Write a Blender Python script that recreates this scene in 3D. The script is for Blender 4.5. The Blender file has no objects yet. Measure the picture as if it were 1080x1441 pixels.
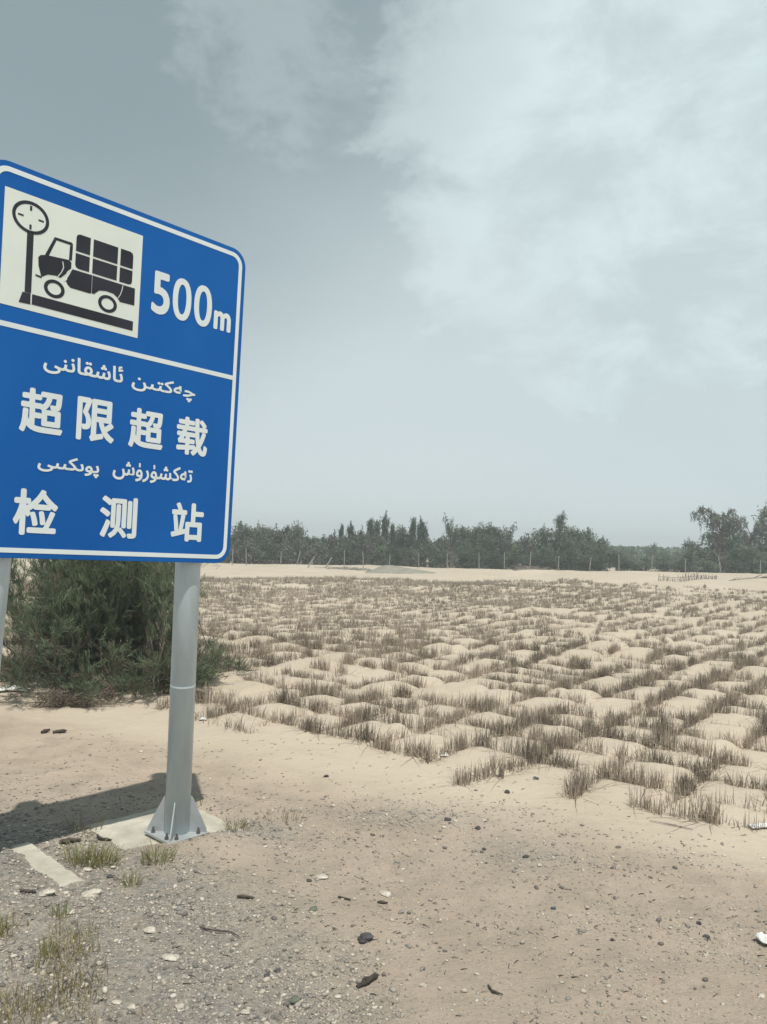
import bpy, bmesh, math, random
import numpy as np
from mathutils import Matrix, Vector
rad = math.radians
SC = bpy.context.scene
COL = SC.collection
random.seed(7)
RNG = np.random.default_rng(11)

# ------------------------------------------------------------------ camera
cam_d = bpy.data.cameras.new('camera')
cam = bpy.data.objects.new('camera', cam_d); COL.objects.link(cam)
cam_d.sensor_fit = 'VERTICAL'; cam_d.sensor_height = 24.0
cam_d.lens = 24.0 * 1088.0 / 1441.0
cam_d.clip_start = 0.05; cam_d.clip_end = 20000
PITCH = math.atan(51.5 / 1088.0)
cam.matrix_world = (Matrix.Translation((0, 0, 2.4)) @ Matrix.Rotation(math.pi/2 + PITCH, 4, 'X')
                    @ Matrix.Rotation(rad(2.0), 4, 'Z'))
SC.camera = cam

# ------------------------------------------------------------------ sun, sky, exposure
SUN_EL, SUN_AZ = rad(66.0), rad(161.5)          # azimuth clockwise from +Y
sdir = Vector((math.sin(SUN_AZ)*math.cos(SUN_EL), math.cos(SUN_AZ)*math.cos(SUN_EL), math.sin(SUN_EL)))
sl = bpy.data.lights.new('sun', 'SUN'); sl.energy = 4.3; sl.angle = rad(0.6); sl.color = (1.0, 0.95, 0.87)
so = bpy.data.objects.new('sun', sl); COL.objects.link(so)
so.rotation_euler = sdir.to_track_quat('Z', 'Y').to_euler()
so.location = (0, -10, 40)

SC.view_settings.view_transform = 'Standard'; SC.view_settings.look = 'None'
SC.view_settings.exposure = 0.0; SC.view_settings.gamma = 1.0
SC.view_settings.use_curve_mapping = False

W = bpy.data.worlds.new('World'); SC.world = W; W.use_nodes = True
def world_nodes():
    nt = W.node_tree; N = nt.nodes; L = nt.links; N.clear()
    out = N.new('ShaderNodeOutputWorld'); bg = N.new('ShaderNodeBackground'); bg.inputs[1].default_value = 0.1
    L.new(bg.outputs[0], out.inputs[0])
    sky = N.new('ShaderNodeTexSky'); sky.sky_type = 'NISHITA'; sky.sun_disc = False
    sky.sun_elevation = SUN_EL; sky.sun_rotation = SUN_AZ; sky.dust_density = 3.0; sky.altitude = 1000
    tc = N.new('ShaderNodeTexCoord')
    sep = N.new('ShaderNodeSeparateXYZ'); L.new(tc.outputs['Generated'], sep.inputs[0])
    def mth(op, a, b=None, c=None, clamp=False):
        n = N.new('ShaderNodeMath'); n.operation = op; n.use_clamp = clamp
        for k, v in enumerate((a, b, c)):
            if v is None: continue
            if isinstance(v, (int, float)): n.inputs[k].default_value = v
            else: L.new(v, n.inputs[k])
        return n.outputs[0]
    def ramp(f, stops, interp='EASE'):
        r = N.new('ShaderNodeValToRGB'); r.color_ramp.interpolation = interp
        e = r.color_ramp.elements
        while len(e) < len(stops): e.new(0.5)
        for k, (p, c) in enumerate(stops):
            e[k].position = p; e[k].color = (c[0], c[1], c[2], 1) if isinstance(c, tuple) else (c, c, c, 1)
        L.new(f, r.inputs[0]); return r.outputs[0]
    def mix(f, a, b):
        m = N.new('ShaderNodeMix'); m.data_type = 'RGBA'; m.clamp_factor = True
        if isinstance(f, (int, float)): m.inputs[0].default_value = f
        else: L.new(f, m.inputs[0])
        for k, v in ((6, a), (7, b)):
            if isinstance(v, tuple): m.inputs[k].default_value = (*v, 1)
            else: L.new(v, m.inputs[k])
        return m.outputs[2]
    def noise(scale, detail, rough=0.5, dist=0.0, sx=1, sy=1, sz=1, off=(0, 0, 0)):
        mp = N.new('ShaderNodeMapping'); mp.inputs['Scale'].default_value = (sx, sy, sz); mp.inputs['Location'].default_value = off
        L.new(tc.outputs['Generated'], mp.inputs[0])
        n = N.new('ShaderNodeTexNoise'); n.inputs['Scale'].default_value = scale; n.inputs['Detail'].default_value = detail
        n.inputs['Roughness'].default_value = rough; n.inputs['Distortion'].default_value = dist
        L.new(mp.outputs[0], n.inputs['Vector']); return n.outputs[0]
    z = sep.outputs[2]
    # overcast veil: paler near the horizon, greyer above
    zj = mth('ADD', z, mth('MULTIPLY', mth('SUBTRACT', noise(2.6, 6, 0.55, 0.3, 1, 1, 2.2), 0.5), 0.22))
    veil = ramp(zj, [(0.0, (7.1, 8.0, 8.15)), (0.20, (6.4, 7.4, 7.65)), (0.36, (5.4, 6.45, 6.75)), (0.52, (4.1, 5.0, 5.3)), (0.62, (3.5, 4.3, 4.6)), (0.82, (1.7, 2.25, 2.7))])
    # bright broken cloud bank to the north-east
    def lobe(d, inner, outer):
        v = N.new('ShaderNodeVectorMath'); v.operation = 'DOT_PRODUCT'
        L.new(tc.outputs['Generated'], v.inputs[0]); v.inputs[1].default_value = Vector(d).normalized()
        mr = N.new('ShaderNodeMapRange'); mr.interpolation_type = 'SMOOTHSTEP'
        L.new(v.outputs['Value'], mr.inputs[0]); mr.inputs[1].default_value = math.cos(rad(outer)); mr.inputs[2].default_value = math.cos(rad(inner))
        return mr.outputs[0]
    n1 = noise(3.2, 9, 0.56, 0.5, 1, 1, 1.5, (0.3, 0.1, 0.2))
    n2 = noise(7.0, 10, 0.62, 0.25, 1, 1, 1.7, (1.3, 0.4, 0.0))
    nn = mth('MULTIPLY_ADD', mth('SUBTRACT', mth('ADD', mth('MULTIPLY', n1, 0.5), mth('MULTIPLY', n2, 0.5)), 0.5), 1.9, 0.5)
    edge = mth('ADD', nn, mth('MULTIPLY', mth('SUBTRACT', lobe((0.31, 0.81, 0.53), 4, 28), 0.5), 0.80))
    cm = ramp(edge, [(0.40, 0.0), (0.51, 0.6), (0.68, 1.0)])
    bank = mix(ramp(n2, [(0.35, 0.0), (0.65, 1.0)]), (6.2, 7.25, 7.4), (7.5, 8.8, 8.95))
    c1 = mix(cm, veil, bank)
    # thin pale layer low in the middle
    low = mth('MULTIPLY', lobe((-0.02, 0.97, 0.20), 3, 20), mth('MULTIPLY', n1, 1.0))
    c2 = mix(mth('MULTIPLY', low, 0.9), c1, (7.0, 7.8, 7.8))
    # grey cloud deck in the upper left with ragged lighter scraps
    dk = mth('MULTIPLY', lobe((-0.42, 0.75, 0.60), 4, 34), 0.72)
    c3 = mix(dk, c2, (2.6, 3.35, 3.55))
    scr = ramp(mth('ADD', n2, mth('MULTIPLY', mth('SUBTRACT', lobe((-0.06, 0.80, 0.62), 2, 17), 0.6), 0.35)), [(0.50, 0.0), (0.68, 0.75)])
    c4 = mix(mth('MULTIPLY', scr, 0.5), c3, (6.0, 6.9, 7.0))
    fin = mix(0.92, sky.outputs[0], c4)
    L.new(fin, bg.inputs[0])
world_nodes()

# ------------------------------------------------------------------ materials
def mat(name, base, rough=0.8, metal=0.0, var=None, scale=3.0, detail=6, bump=0.0, bscale=40.0, spec=0.3, trans=0.0, rand=0.0, stretch=(1, 1, 1)):
    m = bpy.data.materials.new(name); m.use_nodes = True
    nt = m.node_tree; N = nt.nodes; L = nt.links
    p = N['Principled BSDF']; p.inputs['Roughness'].default_value = rough; p.inputs['Metallic'].default_value = metal
    p.inputs['Specular IOR Level'].default_value = spec
    p.inputs['Base Color'].default_value = (*base, 1)
    tc = N.new('ShaderNodeTexCoord')
    mp = N.new('ShaderNodeMapping'); mp.inputs['Scale'].default_value = stretch; L.new(tc.outputs['Object'], mp.inputs[0])
    col = None
    if var:
        n = N.new('ShaderNodeTexNoise'); n.inputs['Scale'].default_value = scale; n.inputs['Detail'].default_value = detail
        L.new(mp.outputs[0], n.inputs['Vector'])
        r = N.new('ShaderNodeValToRGB'); r.color_ramp.elements[0].position = 0.32; r.color_ramp.elements[1].position = 0.70
        r.color_ramp.elements[0].color = (*base, 1); r.color_ramp.elements[1].color = (*var, 1)
        L.new(n.outputs[0], r.inputs[0]); col = r.outputs[0]
    if rand:
        oi = N.new('ShaderNodeObjectInfo'); hs = N.new('ShaderNodeHueSaturation')
        mr = N.new('ShaderNodeMapRange'); mr.inputs[3].default_value = 1 - rand; mr.inputs[4].default_value = 1 + rand
        L.new(oi.outputs['Random'], mr.inputs[0]); L.new(mr.outputs[0], hs.inputs['Value'])
        if col is not None: L.new(col, hs.inputs['Color'])
        else: hs.inputs['Color'].default_value = (*base, 1)
        col = hs.outputs[0]
    if col is not None: L.new(col, p.inputs['Base Color'])
    if bump:
        b = N.new('ShaderNodeBump'); b.inputs['Strength'].default_value = bump; b.inputs['Distance'].default_value = 0.02
        n2 = N.new('ShaderNodeTexNoise'); n2.inputs['Scale'].default_value = bscale; n2.inputs['Detail'].default_value = 6
        L.new(tc.outputs['Object'], n2.inputs['Vector']); L.new(n2.outputs[0], b.inputs['Height']); L.new(b.outputs[0], p.inputs['Normal'])
    return m

def leaf_mat(name, a, b, rand=0.18, scale=1.2, per=0.35, trans=0.25):
    """foliage: clump-scale noise, leaf-to-leaf variation, a little light passing through"""
    m = bpy.data.materials.new(name); m.use_nodes = True
    nt = m.node_tree; N = nt.nodes; L = nt.links
    p = N['Principled BSDF']; p.inputs['Roughness'].default_value = 0.75; p.inputs['Specular IOR Level'].default_value = 0.2
    tc = N.new('ShaderNodeTexCoord')
    n = N.new('ShaderNodeTexNoise'); n.inputs['Scale'].default_value = scale; n.inputs['Detail'].default_value = 4
    L.new(tc.outputs['Object'], n.inputs['Vector'])
    g = N.new('ShaderNodeNewGeometry')
    ad = N.new('ShaderNodeMath'); ad.operation = 'MULTIPLY_ADD'; ad.inputs[1].default_value = per
    L.new(g.outputs['Random Per Island'], ad.inputs[0]); L.new(n.outputs[0], ad.inputs[2])
    r = N.new('ShaderNodeValToRGB'); r.color_ramp.elements[0].position = 0.35; r.color_ramp.elements[1].position = 0.92
    r.color_ramp.elements[0].color = (*a, 1); r.color_ramp.elements[1].color = (*b, 1)
    L.new(ad.outputs[0], r.inputs[0])
    oi = N.new('ShaderNodeObjectInfo'); hs = N.new('ShaderNodeHueSaturation')
    mr = N.new('ShaderNodeMapRange'); mr.inputs[3].default_value = 1 - rand; mr.inputs[4].default_value = 1 + rand
    L.new(oi.outputs['Random'], mr.inputs[0]); L.new(mr.outputs[0], hs.inputs['Value']); L.new(r.outputs[0], hs.inputs['Color'])
    L.new(hs.outputs[0], p.inputs['Base Color'])
    t = N.new('ShaderNodeBsdfTranslucent'); L.new(hs.outputs[0], t.inputs[0])
    mx = N.new('ShaderNodeMixShader'); mx.inputs[0].default_value = trans
    L.new(p.outputs[0], mx.inputs[1]); L.new(t.outputs[0], mx.inputs[2]); L.new(mx.outputs[0], N['Material Output'].inputs[0])
    return m

M = dict(
    blue=mat('blue_sign_film', (0.005, 0.098, 0.375), 0.5, var=(0.009, 0.126, 0.44), scale=1.1, stretch=(1, 1, .5), spec=0.12),
    white=mat('white_sign_film', (0.69, 0.76, 0.77), 0.5, var=(0.77, 0.83, 0.83), scale=2.5, spec=0.2),
    panelwhite=mat('cream_pictogram_film', (0.69, 0.75, 0.70), 0.5, var=(0.78, 0.83, 0.77), scale=2.0, spec=0.2),
    black=mat('black_sign_film', (0.016, 0.017, 0.026), 0.6, var=(0.03, 0.03, 0.045), scale=3.0),
    alu=mat('bare_aluminium', (0.45, 0.46, 0.47), 0.45, 0.7, var=(0.38, 0.39, 0.40)),
    galv=mat('galvanised_steel', (0.47, 0.545, 0.58), 0.42, 0.10, var=(0.60, 0.68, 0.71), scale=7, bump=0.06, bscale=60, stretch=(1, 1, .25)),
    plate=mat('dull_zinc_plate', (0.33, 0.36, 0.37), 0.6, 0.2, var=(0.42, 0.45, 0.455), scale=9, bump=0.1, bscale=50),
    bolt=mat('weathered_bolt', (0.16, 0.16, 0.16), 0.5, 0.6),
    concrete=mat('dusty_concrete', (0.38, 0.355, 0.29), 0.92, var=(0.57, 0.54, 0.45), scale=5, detail=12, bump=0.8, bscale=40),
    straw=leaf_mat('dry_straw', (0.112, 0.092, 0.074), (0.43, 0.365, 0.290), 0.28, 2.0, 0.6, 0.15),
    strawfar=leaf_mat('weathered_straw', (0.142, 0.119, 0.097), (0.44, 0.378, 0.307), 0.0, 0.4, 0.6, 0.15),
    tam=leaf_mat('tamarisk_green', (0.056, 0.086, 0.056), (0.185, 0.230, 0.140), 0.0, 1.3, 0.45, 0.2),
    tamdry=leaf_mat('tamarisk_dry_twig', (0.06, 0.05, 0.04), (0.19, 0.16, 0.12), 0.0, 2.0, 0.5, 0.0),
    poplar=leaf_mat('poplar_leaf', (0.042, 0.074, 0.058), (0.130, 0.175, 0.128), 0.22, 0.7, 0.4),
    bushy=leaf_mat('elm_leaf', (0.050, 0.078, 0.058), (0.165, 0.200, 0.140), 0.34, 0.7, 0.45),
    scrub=leaf_mat('grey_scrub_leaf', (0.075, 0.082, 0.070), (0.200, 0.205, 0.170), 0.25, 0.8, 0.5),
    willow=leaf_mat('drooping_leaf', (0.080, 0.095, 0.075), (0.185, 0.200, 0.160), 0.1, 0.8, 0.5),
    farwood=leaf_mat('far_leaf', (0.075, 0.120, 0.085), (0.170, 0.225, 0.150), 0.15, 0.3, 0.4),
    bark=mat('grey_bark', (0.09, 0.075, 0.06), 0.9, var=(0.16, 0.14, 0.115), scale=8),
    post=mat('pale_concrete_post', (0.24, 0.24, 0.22), 0.9, var=(0.33, 0.33, 0.30), scale=5),
    wire=mat('dull_wire', (0.12, 0.12, 0.12), 0.6, 0.5),
    stick=mat('grey_reed_stick', (0.20, 0.165, 0.15), 0.9, var=(0.32, 0.27, 0.25), scale=6),
    darkstone=mat('dark_stone', (0.045, 0.045, 0.047), 0.85, var=(0.10, 0.10, 0.10), scale=25, bump=0.6, bscale=60),
    greystone=mat('grey_stone', (0.18, 0.18, 0.17), 0.9, var=(0.30, 0.29, 0.27), scale=25, bump=0.6, bscale=60),
    greenstone=mat('greenish_stone', (0.10, 0.115, 0.085), 0.9, var=(0.17, 0.18, 0.14), scale=20, bump=0.6, bscale=60),
    palestone=mat('pale_stone', (0.36, 0.32, 0.26), 0.9, var=(0.62, 0.58, 0.50), scale=22, bump=0.6, bscale=60),
    darkwood=mat('dark_bark', (0.035, 0.030, 0.027), 0.9, var=(0.10, 0.085, 0.07), scale=30, bump=0.8, bscale=70),
    litter=mat('white_plastic', (0.66, 0.66, 0.64), 0.5, var=(0.56, 0.56, 0.54), scale=8),
    bluelitter=mat('blue_plastic', (0.05, 0.075, 0.095), 0.6, var=(0.09, 0.125, 0.15), scale=9),
    greengrass=leaf_mat('green_grass_blade', (0.12, 0.145, 0.045), (0.36, 0.34, 0.17), 0.1, 6, 0.6, 0.3),
    drygrass=leaf_mat('dry_grass_blade', (0.15, 0.125, 0.06), (0.36, 0.30, 0.16), 0.1, 2.2, 0.55, 0.3),
    netted=mat('grey_netted_soil', (0.22, 0.215, 0.18), 0.95, var=(0.30, 0.285, 0.235), scale=3, bump=0.6, bscale=9),
)

def gravel_mat():
    m = bpy.data.materials.new('gravel_mix'); m.use_nodes = True
    N = m.node_tree.nodes; L = m.node_tree.links; p = N['Principled BSDF']; p.inputs['Roughness'].default_value = 0.9
    p.inputs['Specular IOR Level'].default_value = 0.2
    g = N.new('ShaderNodeNewGeometry'); r = N.new('ShaderNodeValToRGB'); r.color_ramp.interpolation = 'CONSTANT'
    st = [(0, (0.15, 0.14, 0.125)), (0.12, (0.24, 0.225, 0.20)), (0.36, (0.33, 0.305, 0.265)), (0.58, (0.43, 0.385, 0.315)), (0.80, (0.30, 0.265, 0.225)), (0.90, (0.52, 0.48, 0.41))]
    e = r.color_ramp.elements
    while len(e) < len(st): e.new(.5)
    for k, (a, c) in enumerate(st): e[k].position = a; e[k].color = (*c, 1)
    L.new(g.outputs['Random Per Island'], r.inputs[0]); L.new(r.outputs[0], p.inputs['Base Color'])
    return m
M['gravel'] = gravel_mat()

def ground_mat():
    m = bpy.data.materials.new('desert_sand'); m.use_nodes = True
    N = m.node_tree.nodes; L = m.node_tree.links; p = N['Principled BSDF']; p.inputs['Roughness'].default_value = 0.95
    p.inputs['Specular IOR Level'].default_value = 0.15
    tc = N.new('ShaderNodeTexCoord')
    def noise(s, d=6, rough=0.55, st=(1, 1, 1)):
        mp = N.new('ShaderNodeMapping'); mp.inputs['Scale'].default_value = st; L.new(tc.outputs['Object'], mp.inputs[0])
        n = N.new('ShaderNodeTexNoise'); n.inputs['Scale'].default_value = s; n.inputs['Detail'].default_value = d; n.inputs['Roughness'].default_value = rough
        L.new(mp.outputs[0], n.inputs['Vector']); return n.outputs[0]
    def ramp(f, st):
        r = N.new('ShaderNodeValToRGB'); e = r.color_ramp.elements
        while len(e) < len(st): e.new(.5)
        for k, (a, c) in enumerate(st):
            e[k].position = a; e[k].color = (*c, 1) if isinstance(c, tuple) else (c, c, c, 1)
        L.new(f, r.inputs[0]); return r.outputs[0]
    def mix(f, a, b, mode='MIX'):
        x = N.new('ShaderNodeMix'); x.data_type = 'RGBA'; x.blend_type = mode
        if isinstance(f, (int, float)): x.inputs[0].default_value = f
        else: L.new(f, x.inputs[0])
        for k, v in ((6, a), (7, b)):
            if isinstance(v, tuple): x.inputs[k].default_value = (*v, 1)
            else: L.new(v, x.inputs[k])
        return x.outputs[2]
    def mth(op, a, b):
        n = N.new('ShaderNodeMath'); n.operation = op; n.use_clamp = True
        for k, v in enumerate((a, b)):
            if isinstance(v, (int, float)): n.inputs[k].default_value = v
            else: L.new(v, n.inputs[k])
        return n.outputs[0]
    at = N.new('ShaderNodeAttribute'); at.attribute_name = 'gravel'
    at2 = N.new('ShaderNodeAttribute'); at2.attribute_name = 'verge'
    dune = ramp(noise(0.35, 7), [(0.3, (0.450, 0.388, 0.302)), (0.7, (0.53, 0.464, 0.37))])
    verge = ramp(noise(0.8, 8, 0.6), [(0.3, (0.395, 0.325, 0.250)), (0.7, (0.50, 0.416, 0.328))])
    verge = mix(ramp(noise(2.3, 9, 0.66), [(0.46, 0.0), (0.66, 0.55)]), verge, (0.30, 0.255, 0.20))
    c = mix(at2.outputs['Fac'], dune, verge)
    gr = ramp(noise(28, 5, 0.7), [(0.32, (0.15, 0.142, 0.13)), (0.5, (0.26, 0.246, 0.22)), (0.68, (0.40, 0.375, 0.33))])
    gm = mth('MULTIPLY', at.outputs['Fac'], ramp(noise(5, 8, 0.7), [(0.30, 0.40), (0.60, 1.0)]))
    c = mix(gm, c, gr)
    # fine dark grit smeared over the hard verge
    grit = ramp(noise(30, 4, 0.65, (1, 1.9, 1)), [(0.57, 0.0), (0.70, 1.0)])
    grit2 = mth('MULTIPLY', grit, mth('MULTIPLY', at2.outputs['Fac'], ramp(noise(1.1, 5), [(0.36, 0.12), (0.62, 0.75)])))
    c = mix(grit2, c, (0.20, 0.165, 0.125))
    pale = mth('MULTIPLY', ramp(noise(40, 3, 0.6), [(0.66, 0.0), (0.74, 1.0)]), mth('MULTIPLY', at2.outputs['Fac'], 0.5))
    c = mix(pale, c, (0.62, 0.55, 0.44))
    L.new(c, p.inputs['Base Color'])
    b1 = N.new('ShaderNodeBump'); b1.inputs['Strength'].default_value = 0.7; b1.inputs['Distance'].default_value = 0.05
    L.new(noise(6, 10, 0.65), b1.inputs['Height'])
    b2 = N.new('ShaderNodeBump'); b2.inputs['Distance'].default_value = 0.022
    L.new(mth('MULTIPLY', at2.outputs['Fac'], 0.8), b2.inputs['Strength'])
    L.new(noise(45, 6, 0.7), b2.inputs['Height']); L.new(b1.outputs[0], b2.inputs['Normal']); L.new(b2.outputs[0], p.inputs['Normal'])
    return m
M['ground'] = ground_mat()

# ------------------------------------------------------------------ helpers
def link_mesh(name, verts, faces, m, parent=None, loc=(0, 0, 0), smooth=False):
    me = bpy.data.meshes.new(name)
    if isinstance(verts, np.ndarray) and isinstance(faces, np.ndarray):
        nv, nf, k = len(verts), len(faces), faces.shape[1]
        me.vertices.add(nv); me.vertices.foreach_set('co', verts.astype(np.float32).ravel())
        me.loops.add(nf * k); me.loops.foreach_set('vertex_index', faces.astype(np.int32).ravel())
        me.polygons.add(nf); me.polygons.foreach_set('loop_start', np.arange(0, nf * k, k, dtype=np.int32))
        me.update(calc_edges=True)
    else:
        me.from_pydata([tuple(v) for v in verts], [], [tuple(f) for f in faces]); me.update()
    if smooth: me.polygons.foreach_set('use_smooth', np.ones(len(me.polygons), dtype=bool))
    me.materials.append(m)
    o = bpy.data.objects.new(name, me); COL.objects.link(o)
    if parent is not None: o.parent = parent
    o.location = loc
    return o
def bm_obj(name, bm, m, parent=None, loc=(0, 0, 0), smooth=False):
    me = bpy.data.meshes.new(name); bmesh.ops.recalc_face_normals(bm, faces=bm.faces[:]); bm.to_mesh(me); bm.free()
    if smooth:
        for p_ in me.polygons: p_.use_smooth = True
    me.materials.append(m); o = bpy.data.objects.new(name, me); COL.objects.link(o)
    if parent is not None: o.parent = parent
    o.location = loc
    return o
def tag(o, label=None, cat=None, group=None, kind=None):
    if label: o['label'] = label
    if cat: o['category'] = cat
    if group: o['group'] = group
    if kind: o['kind'] = kind
    return o
def empty(name, loc, rz=0.0):
    o = bpy.data.objects.new(name, None); COL.objects.link(o); o.location = loc; o.rotation_euler = (0, 0, rz)
    o.empty_display_size = 0.2; return o
def copy_tree(o, loc, rz=0.0, sc=(1, 1, 1)):
    c = o.copy(); COL.objects.link(c); c.location = loc; c.rotation_euler = (0, 0, rz); c.scale = sc
    for ch in list(o.children):
        d = ch.copy(); COL.objects.link(d); d.parent = c
    return c

def sstep(a, b, x):
    t = np.clip((x - a) / (b - a), 0, 1); return t * t * (3 - 2 * t)
_T = np.random.default_rng(5).random((256, 256))
def vnoise(x, y):
    xi = np.floor(x).astype(int); yi = np.floor(y).astype(int); fx = x - xi; fy = y - yi
    fx = fx * fx * (3 - 2 * fx); fy = fy * fy * (3 - 2 * fy)
    g = lambda a, b: _T[a % 256, b % 256]
    return (g(xi, yi) * (1 - fx) + g(xi + 1, yi) * fx) * (1 - fy) + (g(xi, yi + 1) * (1 - fx) + g(xi + 1, yi + 1) * fx) * fy
def fbm(x, y, o=4):
    s = 0; a = 0.5
    for k in range(o): s = s + a * (vnoise(x * 2**k + 17 * k, y * 2**k + 5 * k) - 0.5); a *= 0.5
    return s

# ------------------------------------------------------------------ terrain
GA = rad(52.0)                                   # heading of one family of straw rows
E1 = np.array([math.cos(GA), math.sin(GA)]); E2 = np.array([math.sin(GA), -math.cos(GA)])
CELL = 0.82
def warp(x, y): return .13 * fbm(x * .55 + 11, y * .55, 2), .13 * fbm(x * .55, y * .55 + 23, 2)
def cells(x, y): return (x * E1[0] + y * E1[1]) / CELL, (x * E2[0] + y * E2[1]) / CELL
def field_edge(x, y):
    """metres inside the straw field's roadside edge"""
    e = (x * 0.486 + y * 0.874) - 7.95
    return e
def in_field(x, y):
    far = 47 + 0.25 * np.minimum(x, 10) - 0.45 * np.maximum(x - 12, 0)
    return np.minimum(field_edge(x, y), np.maximum(far, 36) - y)
def height(x, y):
    x = np.asarray(x, float); y = np.asarray(y, float)
    z70 = 0.42 + 0.0185 * (np.clip(x, -25, 45) + 13.3)
    w = np.clip((y - 7.5) / 62, 0, 1) ** 0.62
    z = z70 * np.clip((y - 8.5) / 61, 0, 1) ** 0.75
    z = z * (1 - 0.6 * sstep(71, 84, y))
    z = z + fbm(x * 0.12, y * 0.12) * 0.5 * sstep(12, 40, y) + fbm(x * .22 + 5, y * .22, 3) * .45 * sstep(10, 20, y) * sstep(60, 45, y)
    z = z + fbm(x * 0.9, y * 0.9, 4) * (0.05 + 0.06 * sstep(9, 12, y)) + fbm(x * 4, y * 4, 3) * 0.02
    z = z + fbm(x * 0.25 + 40, y * 0.25, 3) * 0.8 * sstep(40, 56, y) * (1 - sstep(64, 70, y)) * sstep(2, 14, x)
    # sand heaped inside the straw squares
    wx, wy = warp(x, y); a, b = cells(x - wx, y - wy)
    ia, ib = np.floor(a), np.floor(b)
    u = np.abs(a - ia - 0.5) * 2; v = np.abs(b - ib - 0.5) * 2
    amp = 0.03 + 0.085 * _T[ia.astype(int) % 256, ib.astype(int) % 256]
    pw = 3.0 + 4.0 * _T[(ib.astype(int) * 3 + 7) % 256, ia.astype(int) % 256]
    mound = (1 - u**pw) * (1 - v**pw) * (1 + .9 * (_T[ia.astype(int) % 256, (ib.astype(int) * 5) % 256] - .35) * (a - ia - .5) + .6 * (b - ib - .5)) * (1 + 1.1 * fbm(x * 3.1, y * 3.1, 3))
    z = z + mound * amp * sstep(-0.1, 0.9, in_field(x, y)) * (1 - 0.4 * sstep(25, 45, y))
    # level spots for the two footings
    for fx, fy in ((-1.72, 6.56), (-2.66, 5.49)):
        d = np.hypot(x - fx, y - fy); z = z * sstep(0.55, 1.3, d)
        # sand and gravel drifted over the roadside half of each footing
        t = (x - fx) * 0.683 + (y - fy) * 0.731; q = (x - fx) * 0.73 - (y - fy) * 0.683
        nz = .10 * fbm(x * 5 + 2, y * 5, 3)
        cov = sstep(-.06, .14, q - .33 - .42 * t + nz) if fy > 6 else sstep(.38, .12, t + nz)
        z = z + (0.05 if fy > 6 else 0.09) * cov * sstep(1.0, .5, d)
        if fy > 6: z = z + .03 * sstep(.40, .56, np.maximum(np.abs(t), np.abs(q)) + nz) * sstep(1.0, .6, d)
    # lumpy hard verge
    ver = verge_amount(x, y) * sstep(22, 14, y)
    z = z + ver * (fbm(x * 7, y * 10, 3) * .022 + np.maximum(fbm(x * 16, y * 22, 2), 0) * .03 * sstep(.45, .6, vnoise(x * 1.3 + 7, y * 1.6)))
    return z
def gh(x, y): return float(height(np.array([x]), np.array([y]))[0])

def gravel_amount(x, y):
    e = x + 0.30 * (y - 4) + 0.9 * fbm(x * 0.8 + 3, y * 0.8, 4)
    g = sstep(0.60, -0.8, e) * sstep(6.5, 5.4, y + 0.45 * (x + 1.5))
    g = np.maximum(g, 0.85 * np.exp(-(((x + 1.05) / 0.55)**2 + ((y - 6.5) / 0.28)**2)))
    g = np.maximum(g, 0.45 * np.exp(-(((x - 0.3) / 0.9)**2 + ((y - 7.1) / 0.35)**2)))
    g = np.maximum(g, 0.55 * np.exp(-(((x - 1.25) / 0.5)**2 + ((y - 6.3) / 0.45)**2)))
    g = np.maximum(g, 0.18 * sstep(7.6, 6.0, y + 0.25 * x))
    return g
def verge_amount(x, y):
    return sstep(0.9, -0.6, field_edge(x, y) + 1.2 + 0.8 * fbm(x * 0.7, y * 0.7 + 9, 4))

def axis(lo, a, b, hi, step, g):
    mid = list(np.arange(a, b, step)); out = []
    v, s = b, step
    while v < hi: out.append(v); s *= g; v += s
    out.append(hi); neg = []; v, s = a, step
    while v > lo:
        s *= g; v -= s; neg.append(max(v, lo))
    return np.array(neg[::-1] + mid + out)
def build_ground():
    xs = axis(-4000, -6.5, 10, 4000, 0.05, 1.035)
    ys = axis(-3000, 3, 16, 6000, 0.05, 1.010)
    ys = np.concatenate([ys[ys < 90], 90 * 1.12 ** np.arange(0, 38)])
    ys = np.concatenate([[-3000, -800, -200, -60, -20, -8, -3, 0], ys[ys > 1.5]])
    X, Y = np.meshgrid(xs, ys); nx, ny = len(xs), len(ys)
    Z = height(X, Y)
    V = np.stack([X.ravel(), Y.ravel(), Z.ravel()], 1)
    i = np.arange(nx * ny).reshape(ny, nx)
    F = np.stack([i[:-1, :-1].ravel(), i[:-1, 1:].ravel(), i[1:, 1:].ravel(), i[1:, :-1].ravel()], 1)
    o = link_mesh('ground', V, F, M['ground'], smooth=True); tag(o, kind='structure')
    for nm, fn in (('gravel', gravel_amount), ('verge', verge_amount)):
        a = o.data.attributes.new(nm, 'FLOAT', 'POINT'); a.data.foreach_set('value', fn(X, Y).astype(np.float32).ravel())
build_ground()

def build_mound():
    n = 40; xs = np.linspace(-1.8, 5.6, 60); ys = np.linspace(60.0, 65.0, n); X, Y = np.meshgrid(xs, ys)
    u = (X + 1.8) / 7.4; v = (Y - 60.0) / 5.0
    prof = np.where(u < 0.3, sstep(0, 0.3, u), 1 - sstep(0.3, 1.0, u) ** 0.9)
    Z = height(X, Y) - 0.08 + 0.72 * prof * np.sin(np.pi * np.clip(v, 0, 1)) ** 0.7 + 0.12 * fbm(X * 1.2, Y * 1.2) * prof
    V = np.stack([X.ravel(), Y.ravel(), Z.ravel()], 1); i = np.arange(n * 60).reshape(n, 60)
    F = np.stack([i[:-1, :-1].ravel(), i[:-1, 1:].ravel(), i[1:, 1:].ravel(), i[1:, :-1].ravel()], 1)
    tag(link_mesh('mound', V, F, M['netted'], smooth=True), 'low grey green netted sand mound in front of the fence', 'mound', kind='structure')
build_mound()

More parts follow.
